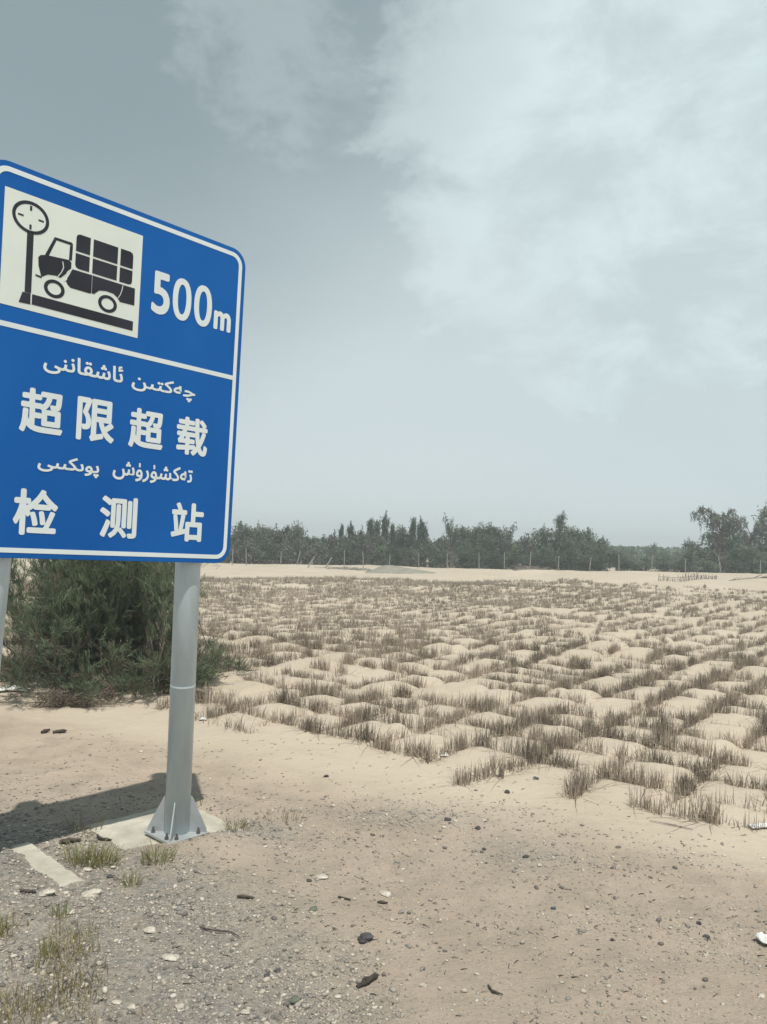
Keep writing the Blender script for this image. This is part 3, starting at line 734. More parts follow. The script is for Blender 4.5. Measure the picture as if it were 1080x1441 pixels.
# ------------------------------------------------------------------ trees beyond the fence
def branch_tree(r, H, spread, kind):
    """returns wood Acc, foliage Acc for a tree of height H"""
    wood, fol = Acc(), Acc(); up = np.array([0, 0, 1.0])
    def cluster(c, n, sx, sz, L=(.16, .34), w=(.05, .11), d=None):
        cc = c + r.normal(0, 1, (n, 3)) * np.array([sx, sx, sz]); cc[:, 2] = np.maximum(cc[:, 2], .05)
        dd = r.normal(0, 1, (n, 3)) + (0 if d is None else d)
        V, F = leaf_quads(cc, dd, r.uniform(*L, n), r.uniform(*w, n), r); fol.add(V, F)
    if kind == 'poplar':
        V, F = strand(np.stack([np.linspace(0, .08, 8) * r.normal(), np.linspace(0, .08, 8) * r.normal(), np.linspace(-.3, H * .97, 8)], 1), H * .022, .012, 7); wood.add(V, F)
        for s in range(int(40 * H / 5)):
            z0 = r.uniform(.04, .84) * H; az = r.random() * 6.283; L = H * r.uniform(.10, .22); d = np.array([math.cos(az), math.sin(az), 0])
            env = spread * min(1.0, .55 + z0 / H * 2.2) * (1 - z0 / H) ** .55 * 1.15
            t = np.linspace(0, 1, 4)[:, None]; p = np.array([0, 0, z0]) + d * env * r.uniform(.4, 1.0) * t ** .7 + up * L * t * .8
            V, F = strand(p, .018, .005, 4); wood.add(V, F)
            for q in range(3): cluster(p[q + 1], 18, .10 + .05 * spread, .20, d=up * 1.2)
        cluster(np.array([0, 0, H * .93]), 26, .06, .22, d=up * 1.5); cluster(np.array([0, 0, H * .84]), 30, .10, .25, d=up * 1.5)
    elif kind in ('bushy', 'cone', 'scrub'):
        nb = {'bushy': 40, 'cone': 46, 'scrub': 30}[kind]
        V, F = strand(np.stack([np.zeros(6), np.zeros(6), np.linspace(-.3, H * .7, 6)], 1), H * .025, .02, 7); wood.add(V, F)
        for s in range(nb):
            u_ = r.random(); az = r.random() * 6.283; zz = H * (.05 + .90 * u_)
            if kind == 'cone': env = spread * (1 - .82 * u_ ** 1.1) * (.75 + .5 * r.random())
            else: env = spread * (math.sin(math.pi * min(.97, .16 + .80 * u_)) ** .6) * (.55 + .65 * r.random())
            rr = env * math.sqrt(r.uniform(.15, 1)); c = np.array([math.cos(az) * rr, math.sin(az) * rr, zz])
            p0 = np.array([0, 0, zz * .55]); t = np.linspace(0, 1, 4)[:, None]; V, F = strand(p0 + (c - p0) * t + up * .1 * np.sin(t * 3), .03, .008, 4); wood.add(V, F)
            cluster(c, 40, .20 + .07 * spread, .20)
            if r.random() < .5: cluster(c + up * .28, 16, .08, .22, d=up * 1.5)
    elif kind == 'loose':
        V, F = strand(np.stack([np.linspace(0, .3, 7) * r.normal(), np.linspace(0, .3, 7) * r.normal(), np.linspace(-.3, H * .85, 7)], 1), H * .02, .015, 7); wood.add(V, F)
        for s in range(17):
            z0 = r.uniform(.10, .6) * H; az = r.random() * 6.283; L = H * r.uniform(.22, .42); d = np.array([math.cos(az), math.sin(az), 0]); ln = r.uniform(.35, .95)
            t = np.linspace(0, 1, 6)[:, None]; p = np.array([0, 0, z0]) + d * spread * ln * t + up * L * t ** .85 + r.normal(0, .05, (6, 3)); p[:, 2] = np.minimum(p[:, 2], H)
            V, F = strand(p, .035, .006, 4); wood.add(V, F)
            for q in range(2, 6): cluster(p[q], 24, .17, .20)
    elif kind == 'droop':
        V, F = strand(np.stack([np.array([0, .05, .1, .05, .2, .25]), np.zeros(6), np.linspace(-.3, H * .75, 6)], 1), H * .028, .03, 8); wood.add(V, F)
        for s in range(24):
            z0 = r.uniform(.25, .72) * H; az = r.random() * 6.283 if s > 7 else (0 if s % 2 else math.pi) + r.normal(0, .3); d = np.array([math.cos(az), math.sin(az), 0]); L = H * r.uniform(.15, .34); sw = spread * r.uniform(.4, 1.0)
            t = np.linspace(0, 1, 7)[:, None]; p = np.array([.1, 0, z0]) + d * sw * t + up * (L * np.sin(t * 2.3)) + r.normal(0, .06, (7, 3)); p[:, 2] = np.minimum(p[:, 2], H * .99)
            V, F = strand(p, .05, .008, 4); wood.add(V, F)
            for q in range(2, 7):
                cluster(p[q], 16, .16, .16)
                for h_ in range(2):      # hanging sprays
                    c = p[q] + r.normal(0, .12, 3); L2 = r.uniform(.4, 1.1)
                    tt = r.random(14); cc = c[None] - up * (tt * L2)[:, None] + r.normal(0, .05, (14, 3)); cc[:, 2] = np.maximum(cc[:, 2], .3)
                    V, F = leaf_quads(cc, r.normal(0, .5, (14, 3)) - up, r.uniform(.15, .3, 14), r.uniform(.04, .08, 14), r); fol.add(V, F)
        for s in range(16): cluster(np.array([r.normal(0, spread * .45), r.normal(0, spread * .4), r.uniform(.5, H * .38)]), 60, .35, .35)
    return wood, fol
PROTO = {}
def make_tree(name, kind, H, spread, m, seed):
    wood, fol = branch_tree(np.random.default_rng(seed), H, spread, kind)
    root = empty(name, (0, 0, 0)); root['ref_h'] = H
    wood.build('trunk', M['bark'], root); fol.build('crown', m, root); return root
used = set()
def proto(kind, var):
    key = (kind, var)
    if key not in PROTO:
        nm, k, H, sp_, m = {'p': ('poplar_tree', 'poplar', 5.2, .62, M['poplar']), 'b': ('broadleaf_tree', 'bushy', 4.2, 1.35, M['bushy']), 'c': ('conical_tree', 'cone', 6.2, 1.5, M['bushy']),
                            'l': ('open_tree', 'loose', 5.4, 1.5, M['bushy']), 'd': ('drooping_tree', 'droop', 7.8, 2.9, M['willow']), 's': ('scrub_bush', 'scrub', 2.4, 1.45, M['scrub']), 'f': ('far_tree', 'bushy', 3.9, 1.6, M['farwood'])}[kind]
        PROTO[key] = make_tree(nm, k, H, sp_, m, 100 + 17 * var + ord(kind)); return PROTO[key], True
    return PROTO[key], False
def plant(kind, var, x, y, top, wide, label, cat, group):
    if kind in 'bl' and cat == 'tree': wide *= 1.2
    o, fresh = proto(kind, var); z = gh(x, y) - .05; s = (top - z) / o['ref_h']; rz = random.uniform(0, 6.28) if kind != 'd' else 0
    if fresh: o.location = (x, y, z); o.rotation_euler = (0, 0, rz); o.scale = (wide, wide, s)
    else: o = copy_tree(o, (x, y, z), rz, (wide, wide, s))
    tag(o, label, cat, group); return o
GT = 'trees of the belt behind the wire fence'
P_, B_, L_ = 'slender upright dark poplar in the tree belt behind the fence', 'rounded dark leafy tree in the belt behind the fence', 'loose open crowned tree with sky showing through, in the belt'
TREES = [
 ('b', 0, -15.5, 4.7, .9, 'dark bushy tree just clear of the lower right corner of the sign'), ('b', 1, -13.5, 4.3, .9, B_), ('b', 2, -12.4, 4.2, .85, B_), ('b', 0, -11.0, 4.0, .85, B_), ('p', 0, -10.2, 4.5, .9, P_), ('p', 1, -9.3, 4.35, 1.0, P_),
 ('p', 2, -8.3, 3.6, .8, P_), ('p', 0, -6.4, 3.5, .6, 'shortest thin spire poplar rising from the low scrub'), ('p', 1, -4.6, 4.9, .62, 'thin isolated poplar spire, the first left of the tall poplars'), ('p', 2, -3.55, 5.3, .8, P_), ('b', 1, -2.9, 3.9, .8, B_), ('p', 0, -1.4, 5.7, .95, P_), ('p', 1, -.65, 5.4, .9, P_),
 ('p', 2, .25, 6.5, .85, 'tallest poplar spire above the grey netted mound'), ('p', 0, 1.1, 5.1, .6, P_), ('b', 2, 2.2, 4.9, .7, B_), ('p', 1, 3.35, 5.9, .8, 'left one of two close tall flat topped poplars'), ('p', 2, 4.05, 6.0, .85, 'right one of two close tall flat topped poplars'), ('p', 0, 4.75, 5.1, .7, P_),
 ('l', 0, 7.5, 6.0, .5, 'slim ragged tree with a tufted top standing above its neighbours'), ('b', 0, 6.6, 3.8, .9, B_), ('l', 1, 9.6, 5.7, .85, L_), ('l', 2, 11.1, 5.9, .85, L_), ('b', 1, 12.0, 5.3, .9, B_), ('b', 2, 12.9, 5.1, .9, B_), ('l', 0, 13.8, 5.4, .7, L_), ('b', 0, 15.4, 3.9, .95, B_),
 ('b', 1, 17.2, 5.3, .85, B_), ('c', 0, 19.2, 6.8, .75, 'dense pointed dark tree, highest in the right half of the belt'), ('b', 2, 20.3, 4.6, .9, B_), ('l', 1, 21.6, 6.1, .95, 'loose tree with a high ragged shoulder beside the pointed dark tree'), ('b', 0, 22.9, 5.4, .85, B_), ('b', 1, 24.2, 4.4, .85, 'last rounded tree of the belt before the low gap'),
 ('b', 1, 8.6, 4.9, 1.0, B_), ('b', 2, 10.4, 4.9, 1.0, B_), ('b', 0, 18.3, 5.0, 1.0, B_), ('b', 1, 22.0, 5.0, 1.0, B_), ('b', 2, .6, 4.3, .9, B_), ('b', 0, 3.0, 4.3, .9, B_), ('b', 1, -14.5, 4.0, 1.0, B_), ('b', 2, -9.9, 3.9, 1.0, B_),
 ('d', 0, 36.3, 8.7, 1.0, 'large sparse drooping tree with hanging sprays beside the gap'), ('b', 2, 38.3, 5.4, 1.25, 'dense rounded tree filling the space under the drooping tree'), ('d', 1, 40.0, 7.4, .6, 'smaller drooping tree with hanging sprays right of the large one'), ('c', 1, 42.2, 8.4, 1.3, 'dense dark conical tree cut by the right edge of the photo'),
]
for i, (k, v, x, t, w, lab) in enumerate(TREES):
    plant(k, v, x, 85 + random.uniform(-2, 3), t, w, lab, 'tree', GT)
# scrub in front of and between the trees
rs = np.random.default_rng(31)
for row, (yy, hh, lab) in enumerate(((80.0, 2.35, 'grey brown scrub bush close behind the wire fence posts'), (83.0, 3.5, 'taller grey green bush filling the belt between the tree trunks'))):
    x = -30.0 + row * .8
    while x < 45:
        gap = 24.6 < x < 33.2
        if gap and row: x += 1.5; continue
        kind = 's' if (rs.random() < (.75 if x < 5 else .3)) and not (gap) else 'b'
        h = hh * rs.uniform(.8, 1.18) * (1.15 if x > 33 else 1) * (.72 if gap else 1) + gh(x, yy)
        o = plant(kind, int(rs.integers(0, 3)), x, yy + rs.uniform(-1.0, 1.0), h, rs.uniform(.8, 1.05), ('low green bush in the gap of the tree belt' if gap else lab), 'bush', 'scrub bushes of the tree belt')
        x += rs.uniform(1.35, 2.1) * (1.2 if row else 1)
# farther trees seen through the gap and above the low scrub
for x, t, w, lab in ((44.3, 4.75, .85, 'small round dark tree standing out in the gap'), (39.2, 4.2, .9, None), (42.1, 3.7, 1.0, None), (37.6, 4.1, .9, None), (46.8, 3.7, 1.1, None), (50.5, 4.0, 1.0, None), (48.7, 3.6, .9, None), (53.0, 3.9, 1.1, None), (40.7, 3.6, 1.1, None)):
    plant('f', int(rs.integers(0, 3)), x, 128 + rs.uniform(-3, 3), t, w, lab or 'pale green tree far behind in the gap of the belt', 'tree', 'far trees in the gap')
def far_wood():
    r = np.random.default_rng(77); n = 44000
    x = r.uniform(-150, 140, n); y = r.uniform(150, 185, n)
    top = 3.6 + 1.3 * (fbm(x * .22, y * .02 + 3, 4) + .1) + .4 * (x > 30); z = r.random(n) ** .8 * np.maximum(top, 1.2)
    z += height(x, y)
    V, F = leaf_quads(np.stack([x, y, z], 1), r.normal(0, 1, (n, 3)), r.uniform(.35, .8, n), r.uniform(.2, .45, n), r)
    tag(link_mesh('far_wood', V, F, M['farwood']), 'hazy low wood along the horizon behind the tree belt', 'wood', kind='stuff')
far_wood()

# ------------------------------------------------------------------ wire fence
def build_fence():
    xs = [-22, -19.2, -16.4, -13.6, -12.3, -9.2, -7.8, -3.4, -1.6, .7, 3.4, 6.0, 8.9, 11.2, 13.5, 16.1, 18.9, 21.6, 24.6, 27.7, 31.0, 34.5, 37.7, 41.0, 44.0]
    root = empty('wire_fence', (10, 70.6, gh(10, 70.6))); tag(root, 'long wire fence of pale concrete posts in front of the tree belt', 'fence')
    base = Vector(root.location); r = random.Random(3); tops = []
    for x in xs:
        y = 70.6 + r.uniform(-.15, .15); z = gh(x, y); h = r.uniform(1.25, 1.6); ln = r.gauss(0, .05)
        if abs(x + 7.8) < .1: ln = .28
        p = Vector((x, y, z - .25)) - base; q = Vector((x + ln * h, y + r.gauss(0, .03), z + h)) - base
        bm = bmesh.new(); tube(bm, p, q, .052, .046, 4)
        bmesh.ops.bevel(bm, geom=bm.edges[:], offset=.008, segments=1, affect='EDGES')
        bm_obj('post', bm, M['post'], root); tops.append((p, q))
    ac = Acc()
    for k in range(6):
        for (p, q), (p2, q2) in zip(tops[:-1], tops[1:]):
            f = .28 + .135 * k; a = np.array(p.lerp(q, f)); b = np.array(p2.lerp(q2, f)); t = np.linspace(0, 1, 5)[:, None]
            pts = a + (b - a) * t; pts[:, 2] -= .05 * np.sin(np.pi * t[:, 0]); pts[:, 1] -= .075; V, F = strand(pts, .004, .004, 4); ac.add(V, F)
    ac.build('wires', M['wire'], root)
build_fence()
for a, b, lab in (((-6.37, 66, .45), (-5.74, 66.1, 1.52), 'pale stake leaning far over in the sand, left of a pair'), ((-4.86, 66, .45), (-4.28, 66.1, 1.50), 'pale stake leaning far over in the sand, right of a pair')):
    bm = bmesh.new(); p = Vector(a); p.z = gh(a[0], a[1]) - .15; q = Vector(b); tube(bm, (0, 0, 0), q - p, .07, .055, 6); bmesh.ops.bevel(bm, geom=bm.edges[:], offset=.01, segments=1, affect='EDGES')
    tag(bm_obj('leaning_stake', bm, M['post'], None, p), lab, 'stake', 'leaning stakes by the fence')

def sticks(name, label, cat, pts, m):
    """one thing made of many thin sticks: pts = list of (p, q, r)"""
    base = Vector(pts[0][0]); base.z = gh(base.x, base.y); ac = Acc()
    for p, q, r in pts:
        p, q = np.array(p), np.array(q); V, F = strand(np.linspace(p, q, 3) - np.array(base), r, r * .7, 5); ac.add(V, F)
    tag(ac.build(name, m, None, base), label, cat)
def barrier():
    r = random.Random(8); pts = []
    for k in range(74):
        x = 20.0 + 4.4 * k / 74 + r.uniform(-.04, .04); y = 56.0 + .25 * math.sin(x * .8); z = gh(x, y); h = r.uniform(.25, .62) * (1 if x < 22.8 else .55)
        pts.append(((x, y, z - .1), (x + r.gauss(0, .07), y + r.gauss(0, .04), z + h), r.uniform(.014, .028)))
    for k in range(6): pts.append(((20 + k * .72, 55.93 + .25 * math.sin((20 + k * .72) * .8), gh(20 + k * .72, 56) + .42 - .04 * k), (20.75 + k * .72, 55.93 + .25 * math.sin((20.75 + k * .72) * .8), gh(20.75 + k * .72, 56) + .40 - .04 * k), .018))
    sticks('reed_barrier', 'short low barrier of upright reed sticks standing on the far sand', 'barrier', pts, M['stick'])
    pts = []
    for k in range(40):
        x = 24.6 + 4.6 * r.random(); y = 55.6 + .3 * math.sin(x); z = gh(x, y); d = Vector((r.uniform(.3, .7), r.uniform(-.2, .2), r.uniform(-.02, .22)))
        pts.append(((x, y, z + .02), (x + d.x, y + d.y, z + .05 + d.z), r.uniform(.014, .028)))
    sticks('fallen_reeds', 'fallen dark reed sticks lying in a line beside the upright barrier', 'reeds', pts, M['stick'])
    pts = []
    for k in range(120):
        x = 12.9 + r.gauss(0, .75); y = 66 + r.gauss(0, .3); z = gh(x, y); a = r.uniform(0, 6.28); L = r.uniform(.4, 1.2)
        pts.append(((x, y, z + r.uniform(0, .2)), (x + math.cos(a) * L, y + math.sin(a) * L * .4, z + r.uniform(.02, .5)), r.uniform(.012, .026)))
    sticks('brush_pile', 'tangled pile of dry cut branches on the sand before the fence', 'brush pile', pts, M['stick'])
    pts = []
    for k in range(70):
        x = -3.0 + r.gauss(0, 1.1); y = 65 + r.gauss(0, .3); z = gh(x, y); a = r.uniform(-.5, .5); L = r.uniform(.4, 1.0)
        pts.append(((x, y, z + r.uniform(0, .15)), (x + math.cos(a) * L, y + math.sin(a) * L * .4, z + r.uniform(.02, .28)), r.uniform(.015, .03)))
    sticks('broken_palings', 'low heap of broken grey palings beside the leaning stakes', 'palings', pts, M['post'])
barrier()

# ------------------------------------------------------------------ stones, twigs, litter on the verge
def rock_shapes(r, n=10, sub=1):
    out = []
    for k in range(n):
        bm = bmesh.new(); bmesh.ops.create_icosphere(bm, subdivisions=sub, radius=1.0)
        ax = np.array([r.uniform(.8, 1.25), r.uniform(.6, 1.0), r.uniform(.4, .75)]); off = r.normal(0, 5, 3)
        V = []
        for v in bm.verts:
            c = np.array(v.co); f = 1 + .22 * math.sin(c[0] * 3 + off[0]) * math.cos(c[1] * 2.7 + off[1]) + .15 * math.sin(c[2] * 4 + off[2] + c[0] * 2) + r.normal(0, .05)
            V.append(c * f * ax)
        F = np.array([[v.index for v in f.verts] for f in bm.faces]); out.append((np.array(V), F)); bm.free()
    return out
def build_gravel():
    r = np.random.default_rng(55); shapes = rock_shapes(r, 12, 1)
    N = 260000; x = r.uniform(-4.2, 4.2, N); y = r.uniform(3.3, 9.0, N)
    g = gravel_amount(x, y); patch = .25 + 1.3 * (vnoise(x * 3.1, y * 3.1) ** 1.5) * (.4 + vnoise(x * .9 + 4, y * .9))
    keep = r.random(N) < np.clip(g * .85 * patch + .010 * sstep(9, 7, y + .4 * x), 0, 1)
    keep &= ~((np.abs((x + 1.72) * .73 - (y - 6.54) * .68) < .45) & (np.abs((x + 1.72) * .68 + (y - 6.54) * .73) < .45) & (x < -1.35))
    keep &= x > -.50 * y - .6
    x, y = x[keep], y[keep]; n = len(x); z = height(x, y)
    size = .0036 * np.exp(np.abs(r.normal(0, .60, n))) * (1 + .25 * (y > 6)); size = np.minimum(size, .022)
    ac = Acc(); rot = r.random(n) * 6.283; sh = r.integers(0, 12, n)
    for k in range(12):
        idx = np.where(sh == k)[0]; V, F = shapes[k]; c, s = np.cos(rot[idx])[:, None], np.sin(rot[idx])[:, None]
        P = np.stack([(V[None, :, 0] * c - V[None, :, 1] * s) * size[idx][:, None] + x[idx][:, None], (V[None, :, 0] * s + V[None, :, 1] * c) * size[idx][:, None] + y[idx][:, None], V[None, :, 2] * size[idx][:, None] + (z[idx] + size[idx] * .22)[:, None]], 2)
        FF = (F[None] + (np.arange(len(idx)) * len(V))[:, None, None]).reshape(-1, 3)
        ac.add(P.reshape(-1, 3), FF)
    print('gravel stones', n)
    tag(ac.build('gravel', M['gravel']), 'grey roadside gravel thinning out over the pale verge', 'gravel', kind='stuff')
    # dry twig bits and straw crumbs
    N = 1500; x = r.uniform(-4, 4.6, N); y = r.uniform(3.6, 9.6, N); keep = (r.random(N) < (.25 + vnoise(x * 2, y * 2))) & (field_edge(x, y) < .3); x, y = x[keep], y[keep]; n = len(x)
    z = height(x, y) + .004; a = r.normal(.35, .7, n); d = np.stack([np.cos(a), np.sin(a), r.normal(0, .12, n)], 1)
    ac = Acc()
    for i in range(n):
        L = r.uniform(.012, .05); p = np.array([x[i], y[i], z[i]]); V, F = strand(np.array([p, p + d[i] * L * .5 + np.array([0, 0, .003]), p + d[i] * L]), r.uniform(.0015, .004), .0012, 4); ac.add(V, F)
    tag(ac.build('twig_debris', M['darkwood']), 'tiny dark twig crumbs strewn over the bare verge', 'debris', kind='stuff')
build_gravel()

_r = np.random.default_rng(66); SH = rock_shapes(_r, 8, 3)
def stone(name, label, x, y, s, m, shape=0, flat=1.0, rz=0.0, group=None, cat='stone'):
    s *= .8; V, F = SH[shape % 8]; W_ = V * s * .5 * np.array([1, 1, flat])
    o = link_mesh(name, W_, F, m, None, (x, y, gh(x, y) + s * .16 * flat), smooth=True); o.rotation_euler = (0, 0, rz)
    tag(o, label, cat, group); return o
GS = 'loose stones on the verge'
stone('stone', 'lone dark round stone, biggest on the open verge', -.02, 4.88, .105, M['darkstone'], 0, 1.2, .4, GS)
stone('stone', 'mossy green dark pebble lying alone on the verge', -.37, 5.23, .065, M['greenstone'], 1, 1.1, 0, GS)
stone('stone', 'greenish grey stone with a pale foot near the bottom of the photo', -.38, 4.20, .085, M['greenstone'], 2, 1.0, 1, GS)
stone('stone', 'flat cream stone lying in the middle of the verge', .11, 5.51, .105, M['palestone'], 3, .5, .1, GS)
stone('stone', 'flat white stone with a dark pebble touching its end', -.36, 5.71, .12, M['palestone'], 4, .45, .4, GS)
stone('stone', 'dark pebble touching the end of a flat white stone', -.44, 5.66, .05, M['darkstone'], 5, 1.0, 0, GS)
stone('stone', 'single smooth grey pebble between cream stone and dark round stone', .21, 5.24, .055, M['greystone'], 6, 1.0, 0, GS)
stone('stone', 'pale flat stone, largest white one in the grey gravel', -1.88, 5.34, .16, M['palestone'], 7, .45, .2, GS)
stone('stone', 'white wedge shaped stone with a dark stick beside its tip', -2.11, 5.16, .115, M['palestone'], 0, .6, .5, GS)
stone('stone', 'white pebble right of the wedge shaped stone', -1.90, 5.05, .06, M['palestone'], 1, 1.0, 0, GS)
stone('stone', 'cream oval stone on the border of gravel and sand', -1.14, 4.59, .115, M['palestone'], 2, .65, -.1, GS)
stone('stone', 'pinkish pale stone on gravel above the cream oval one', -1.35, 4.89, .09, M['palestone'], 3, .8, .8, GS)
stone('stone', 'white stone under the green grass tuft by the footing', -2.05, 5.70, .085, M['palestone'], 4, .8, .3, GS)
for i, (x, y, s) in enumerate(((-1.30, 4.15, .06), (-1.21, 4.11, .05), (-.96, 4.10, .07), (-.62, 4.09, .065))):
    stone('stone', ('upper', 'lower', None, None)[i] and ('pale pebble next to the dry grass, ' + ('left one of two', 'right one of two')[i]) or ('pale pebble at the bottom edge of the photo, ' + ('left one of two', 'right one of two')[i - 2]), x, y, s, M['palestone'], i + 2, .9, i, GS)
for i, (x, y, s, lab) in enumerate(((.67, 7.04, .07, 'dark stone among gravel, first from the left in the far patch'), (.92, 6.86, .065, 'dark stone in the centre of the far gravel patch'), (.91, 6.38, .055, 'dark stone nearest the road in the far gravel patch'), (1.34, 7.89, .075, 'grey brown clod alone on the smooth sand before the straw'), (-.5, 8.2, .06, 'small dark stone alone on smooth sand left of centre'),
        (1.22, 6.25, .06, 'dark stone beside a white pebble at the gravel patch edge'), (1.53, 4.98, .04, 'tiny dark stone alone at right on the verge'), (2.18, 5.23, .045, 'dark pebble on the right verge, farther of a pair'), (2.16, 5.07, .05, 'dark pebble on the right verge, nearer of a pair'), (-.56, 4.44, .04, 'dark pebble near the bottom, left of a touching pair'), (-.51, 4.49, .045, 'dark pebble near the bottom, right of a touching pair'), (-1.85, 5.60, .055, 'dark stone at the gravel edge under the green tuft'))):
    stone('stone', lab, x, y, s, M['darkstone'], i, 1.0, i * .7, GS)
for i, (x, y, s, lab) in enumerate(((.74, 7.03, .05, 'white pebble beside the leftmost dark stone of the far patch'), (.99, 7.04, .065, 'white angular pebble at the back of the far gravel patch'), (.09, 6.38, .04, 'white pebble alone on plain sand past the gravel'), (.62, 4.51, .04, 'white speck of a pebble right of the bark strip'), (.31, 4.39, .055, 'white pebble just right of the dark bark strip'), (1.30, 6.09, .06, 'white pebble beside a dark stone at the gravel patch edge'), (-1.37, 9.47, .06, 'white pebble on smooth sand right of the pole'), (-2.64, 8.84, .08, 'flat pale stone on sand left of the pole'))):
    stone('stone', lab, x, y, s, M['palestone'], i + 3, .7, i * .9, GS)

def bark_piece(name, label, pts, r0, r1, m=None, cat='stick', group='sticks and bark on the verge'):
    p = np.array([(x, y, gh(x, y) + h) for x, y, h in pts]); base = p[0].copy()
    t = np.linspace(0, len(p) - 1, 9); i = np.minimum(t.astype(int), len(p) - 2); f = (t - i)[:, None]; q = p[i] * (1 - f) + p[i + 1] * f
    V, F = strand(q - base, 1.0, 1.0, 8); ctr = np.repeat(q - base, 8, 0); rr = np.random.default_rng(len(label)); prof = np.sin(np.linspace(.25, 2.85, 9)) ** .5 * np.linspace(r0, r1, 9) * rr.uniform(.75, 1.2, 9); V = ctr + (V - ctr) * np.repeat(prof, 8)[:, None] * rr.uniform(.75, 1.2, (len(V), 1))
    o = link_mesh(name, V, F, m or M['darkwood'], None, base, smooth=True); tag(o, label, cat, group)
bark_piece('bark_strip', 'short thick black strip of bark lying aslant near the bottom', [(-.055, 4.35, .012), (0.0, 4.395, .022), (.06, 4.46, .018)], .020, .015)
bark_piece('stick', 'curved dark twig bent like a hook on the right verge', [(.67, 4.40, .01), (.685, 4.34, .012), (.74, 4.31, .01)], .008, .006)
bark_piece('stick', 'short dark stick on sand between the green and grey pebbles', [(-.22, 5.43, .01), (-.13, 5.39, .01)], .010, .008)
bark_piece('stick', 'stubby dark stick just below the cream stone', [(.05, 5.38, .01), (.12, 5.36, .012)], .011, .009)
bark_piece('stick', 'black stick alone on bare sand right of the gravel', [(-.90, 5.35, .012), (-.78, 5.345, .014)], .013, .010)
bark_piece('stick', 'dark stick at the tip of the white wedge stone', [(-2.27, 5.13, .012), (-2.17, 5.14, .012)], .014, .010)
bark_piece('bark_strip', 'dark bark curl on sand between the two footings, nearer the pole', [(-2.19, 6.28, .02), (-2.15, 6.24, .012), (-2.06, 6.24, .016)], .016, .010)
bark_piece('bark_strip', 'brown lump of bark on sand between the footings, farther from the pole', [(-2.44, 6.16, .02), (-2.37, 6.17, .022), (-2.29, 6.2, .02)], .026, .018)
bark_piece('bark_strip', 'dark bark bit on sand before the bush, left of two', [(-4.02, 9.42, .015), (-3.96, 9.52, .03)], .030, .020)
bark_piece('bark_strip', 'dark bark bit on sand before the bush, right of two', [(-3.90, 9.46, .015), (-3.76, 9.53, .03)], .032, .018)
bark_piece('stick', 'long thin dry stick lying on sand before the rightmost straw', [(2.52, 7.16, .012), (2.70, 7.07, .014), (2.84, 6.97, .012)], .007, .005, M['stick'])
bark_piece('stick', 'long wavy dark twig across the gravel near the cream oval stone', [(-1.05, 4.93, .012), (-.95, 4.88, .02), (-.86, 4.90, .012), (-.78, 4.84, .012)], .007, .004)

def crumpled(name, label, x, y, w, d, h, m, seed, cat='litter', rz=0.0):
    r = np.random.default_rng(seed); nx, ny = 14, 9; X, Y = np.meshgrid(np.linspace(-.5, .5, nx), np.linspace(-.5, .5, ny))
    e = 1 - np.maximum(np.abs(X), np.abs(Y)) * 2
    Z = h * (.25 + .9 * vnoise(X * 5 + seed, Y * 4 + 3) * np.clip(e * 2 + .25, 0, 1)); X = X * w + r.normal(0, w * .02, X.shape); Y = Y * d * (1 + .35 * np.sin(X / w * 5 + seed)) + r.normal(0, d * .03, Y.shape)
    V = np.stack([X.ravel(), Y.ravel(), Z.ravel()], 1); i = np.arange(nx * ny).reshape(ny, nx)
    F = np.stack([i[:-1, :-1].ravel(), i[:-1, 1:].ravel(), i[1:, 1:].ravel(), i[1:, :-1].ravel()], 1)
    o = link_mesh(name, V, F, m, None, (x, y, gh(x, y) + .006)); s_ = o.modifiers.new('thickness', 'SOLIDIFY'); s_.thickness = .003
    o.rotation_euler = (0, 0, rz); tag(o, label, cat, 'litter on the sand')
crumpled('plastic_scrap', 'crumpled white plastic scrap cut by the right edge of the photo', 2.53, 5.0, .16, .09, .06, M['litter'], 3, rz=.3)
crumpled('paper_scrap', 'flat white scrap on sand beyond the rightmost straw row', 3.52, 7.12, .22, .09, .035, M['litter'], 4)
crumpled('plastic_bag', 'long flat white plastic bag lying left of the dark bush', -5.45, 11.7, .46, .22, .08, M['litter'], 5, rz=.25)
crumpled('plastic_scrap', 'small blue grey plastic bit at the foot of the straw', 1.72, 8.35, .06, .04, .02, M['bluelitter'], 6)
crumpled('plastic_scrap', 'tiny dark blue scrap on the open verge right of centre', 1.24, 5.34, .035, .02, .01, M['bluelitter'], 7)
crumpled('paper_scrap', 'white paper scrap among the straw stubs at the front of the field', .80, 9.05, .10, .05, .04, M['litter'], 8)
crumpled('paper_scrap', 'small white scrap at the straw beside the dark bush', -2.28, 10.3, .10, .06, .03, M['litter'], 9)
crumpled('paper_scrap', 'small white scrap on sand in front of the alone straw row', 2.22, 8.15, .07, .04, .03, M['litter'], 10)

# ------------------------------------------------------------------ grass
def tuft(name, label, x, y, n, rad_, hh, m, seed, group, lean=.35, w=(.004, .007)):
    r = np.random.default_rng(seed); a = r.random(n) * 6.283; rr = rad_ * np.sqrt(r.random(n)); bx = np.cos(a) * rr * 1.5; by = np.sin(a) * rr
    base = np.stack([bx, by, np.full(n, -.01)], 1); V, F = blades(base, r.uniform(*hh, n), np.abs(r.normal(lean, .25, n)), r.uniform(*w, n), r, az=a + r.normal(0, .5, n))
    tag(link_mesh(name, V, F, m, None, (x, y, gh(x, y))), label, 'grass tuft', group)
GG = 'grass tufts by the footings'
tuft('grass_tuft', 'widest green grass tuft, growing between the two footings', -2.10, 5.83, 150, .10, (.08, .20), M['greengrass'], 1, GG)
tuft('grass_tuft', 'second lobe of green grass touching the widest tuft', -1.97, 5.80, 90, .07, (.07, .17), M['greengrass'], 12, GG)
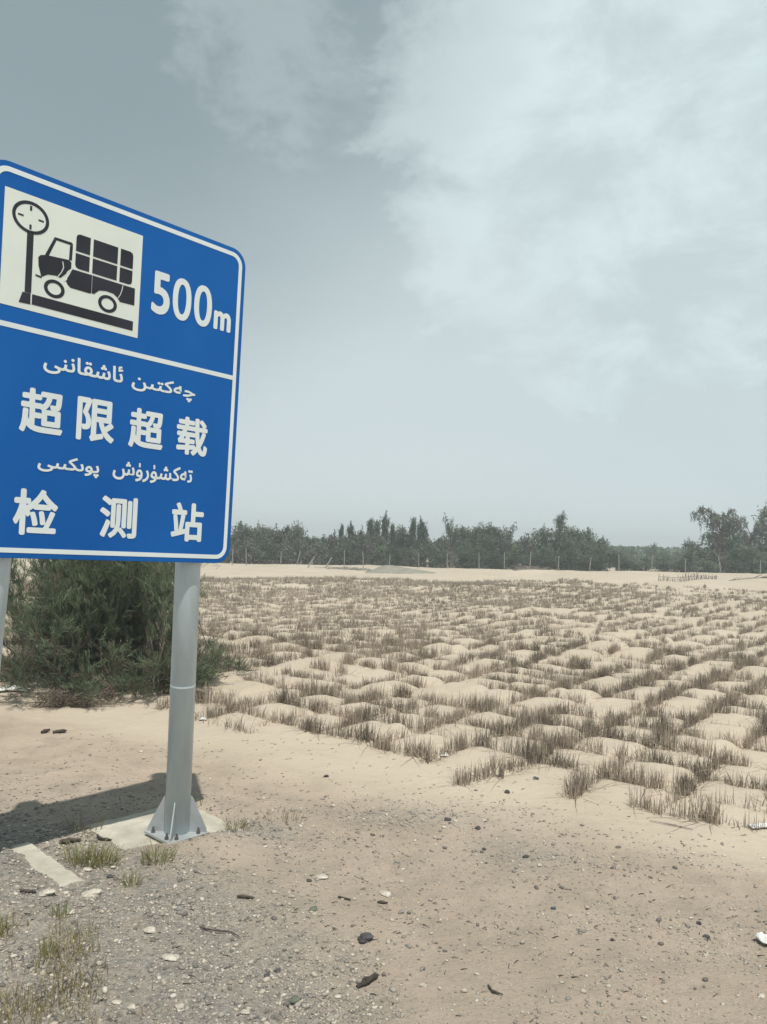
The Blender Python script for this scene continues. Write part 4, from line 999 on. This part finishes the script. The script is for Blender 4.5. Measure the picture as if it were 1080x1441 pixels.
tuft('grass_tuft', 'yellow green grass tuft below the bolted base plate', -1.58, 5.82, 100, .075, (.07, .17), M['greengrass'], 2, GG)
tuft('grass_tuft', 'thin green sprig in the gravel below the green tufts', -1.66, 5.50, 40, .04, (.06, .15), M['greengrass'], 3, GG)
tuft('grass_tuft', 'dark withered sprig on gravel right of the pole foot', -1.12, 6.50, 60, .05, (.06, .14), M['drygrass'], 4, GG)
tuft('grass_tuft', 'withered brown tuft on the gravel heap right of the pole', -.82, 6.92, 80, .16, (.04, .10), M['straw'], 5, GG)
tuft('grass_tuft', 'thin dry sprigs between the sign shadow and the left footing', -2.35, 6.45, 36, .09, (.06, .14), M['drygrass'], 6, GG)
tuft('grass_tuft', 'dry sprig on sand behind the pole foot', -1.62, 7.12, 30, .08, (.05, .11), M['greengrass'], 8, GG)
def build_grass():
    r = np.random.default_rng(14); N = 22000; x = r.uniform(-2.9, -.6, N); y = r.uniform(3.5, 5.3, N)
    c = vnoise(x * 4, y * 4) ; dens = sstep(-1.0, -1.6, x + .35 * (y - 4.2)) * sstep(5.05, 4.6, y) * np.clip((c - .42) * 3.2, 0.03, 1)
    k = r.random(N) < dens * .55; x, y = x[k], y[k]; n = len(x); z = height(x, y)
    V, F = blades(np.stack([x, y, z - .01], 1), r.uniform(.03, .12, n), np.abs(r.normal(.3, .25, n)), r.uniform(.003, .006, n), r)
    tag(link_mesh('dry_grass', V, F, M['drygrass']), 'patchy brown grass coming up through the gravel in the near corner', 'grass', kind='stuff')
    r = np.random.default_rng(15)
    for i, (gx, gy, lab) in enumerate(((-1.83, 4.55, 'green sprig among the brown grass in the near corner'), (-2.22, 4.75, 'dark green sprig at the left edge of the near grass'), (-1.95, 5.0, 'upright olive sprig on gravel above the brown grass'))):
        tuft('grass_tuft', lab, gx, gy, 40, .04, (.05, .12), M['greengrass'], 40 + i, 'green sprigs in the near corner', .2)
build_grass()

# ------------------------------------------------------------------ air
def build_haze():
    bm = bmesh.new(); bmesh.ops.create_cube(bm, size=1.0)
    for v in bm.verts: v.co = Vector((v.co.x * 700 + 10, v.co.y * 420 + 150, (v.co.z + .5) * 14 - 2.0))
    m = bpy.data.materials.new('pale_air'); m.use_nodes = True; N = m.node_tree.nodes; L = m.node_tree.links
    N.remove(N['Principled BSDF']); pv = N.new('ShaderNodeVolumePrincipled'); pv.inputs['Color'].default_value = (.86, .92, .93, 1); pv.inputs['Density'].default_value = .0023; pv.inputs['Anisotropy'].default_value = .1
    L.new(pv.outputs[0], N['Material Output'].inputs['Volume'])
    tag(bm_obj('haze', bm, m), 'thin pale dusty air over the flat land', 'haze', kind='stuff')
build_haze()
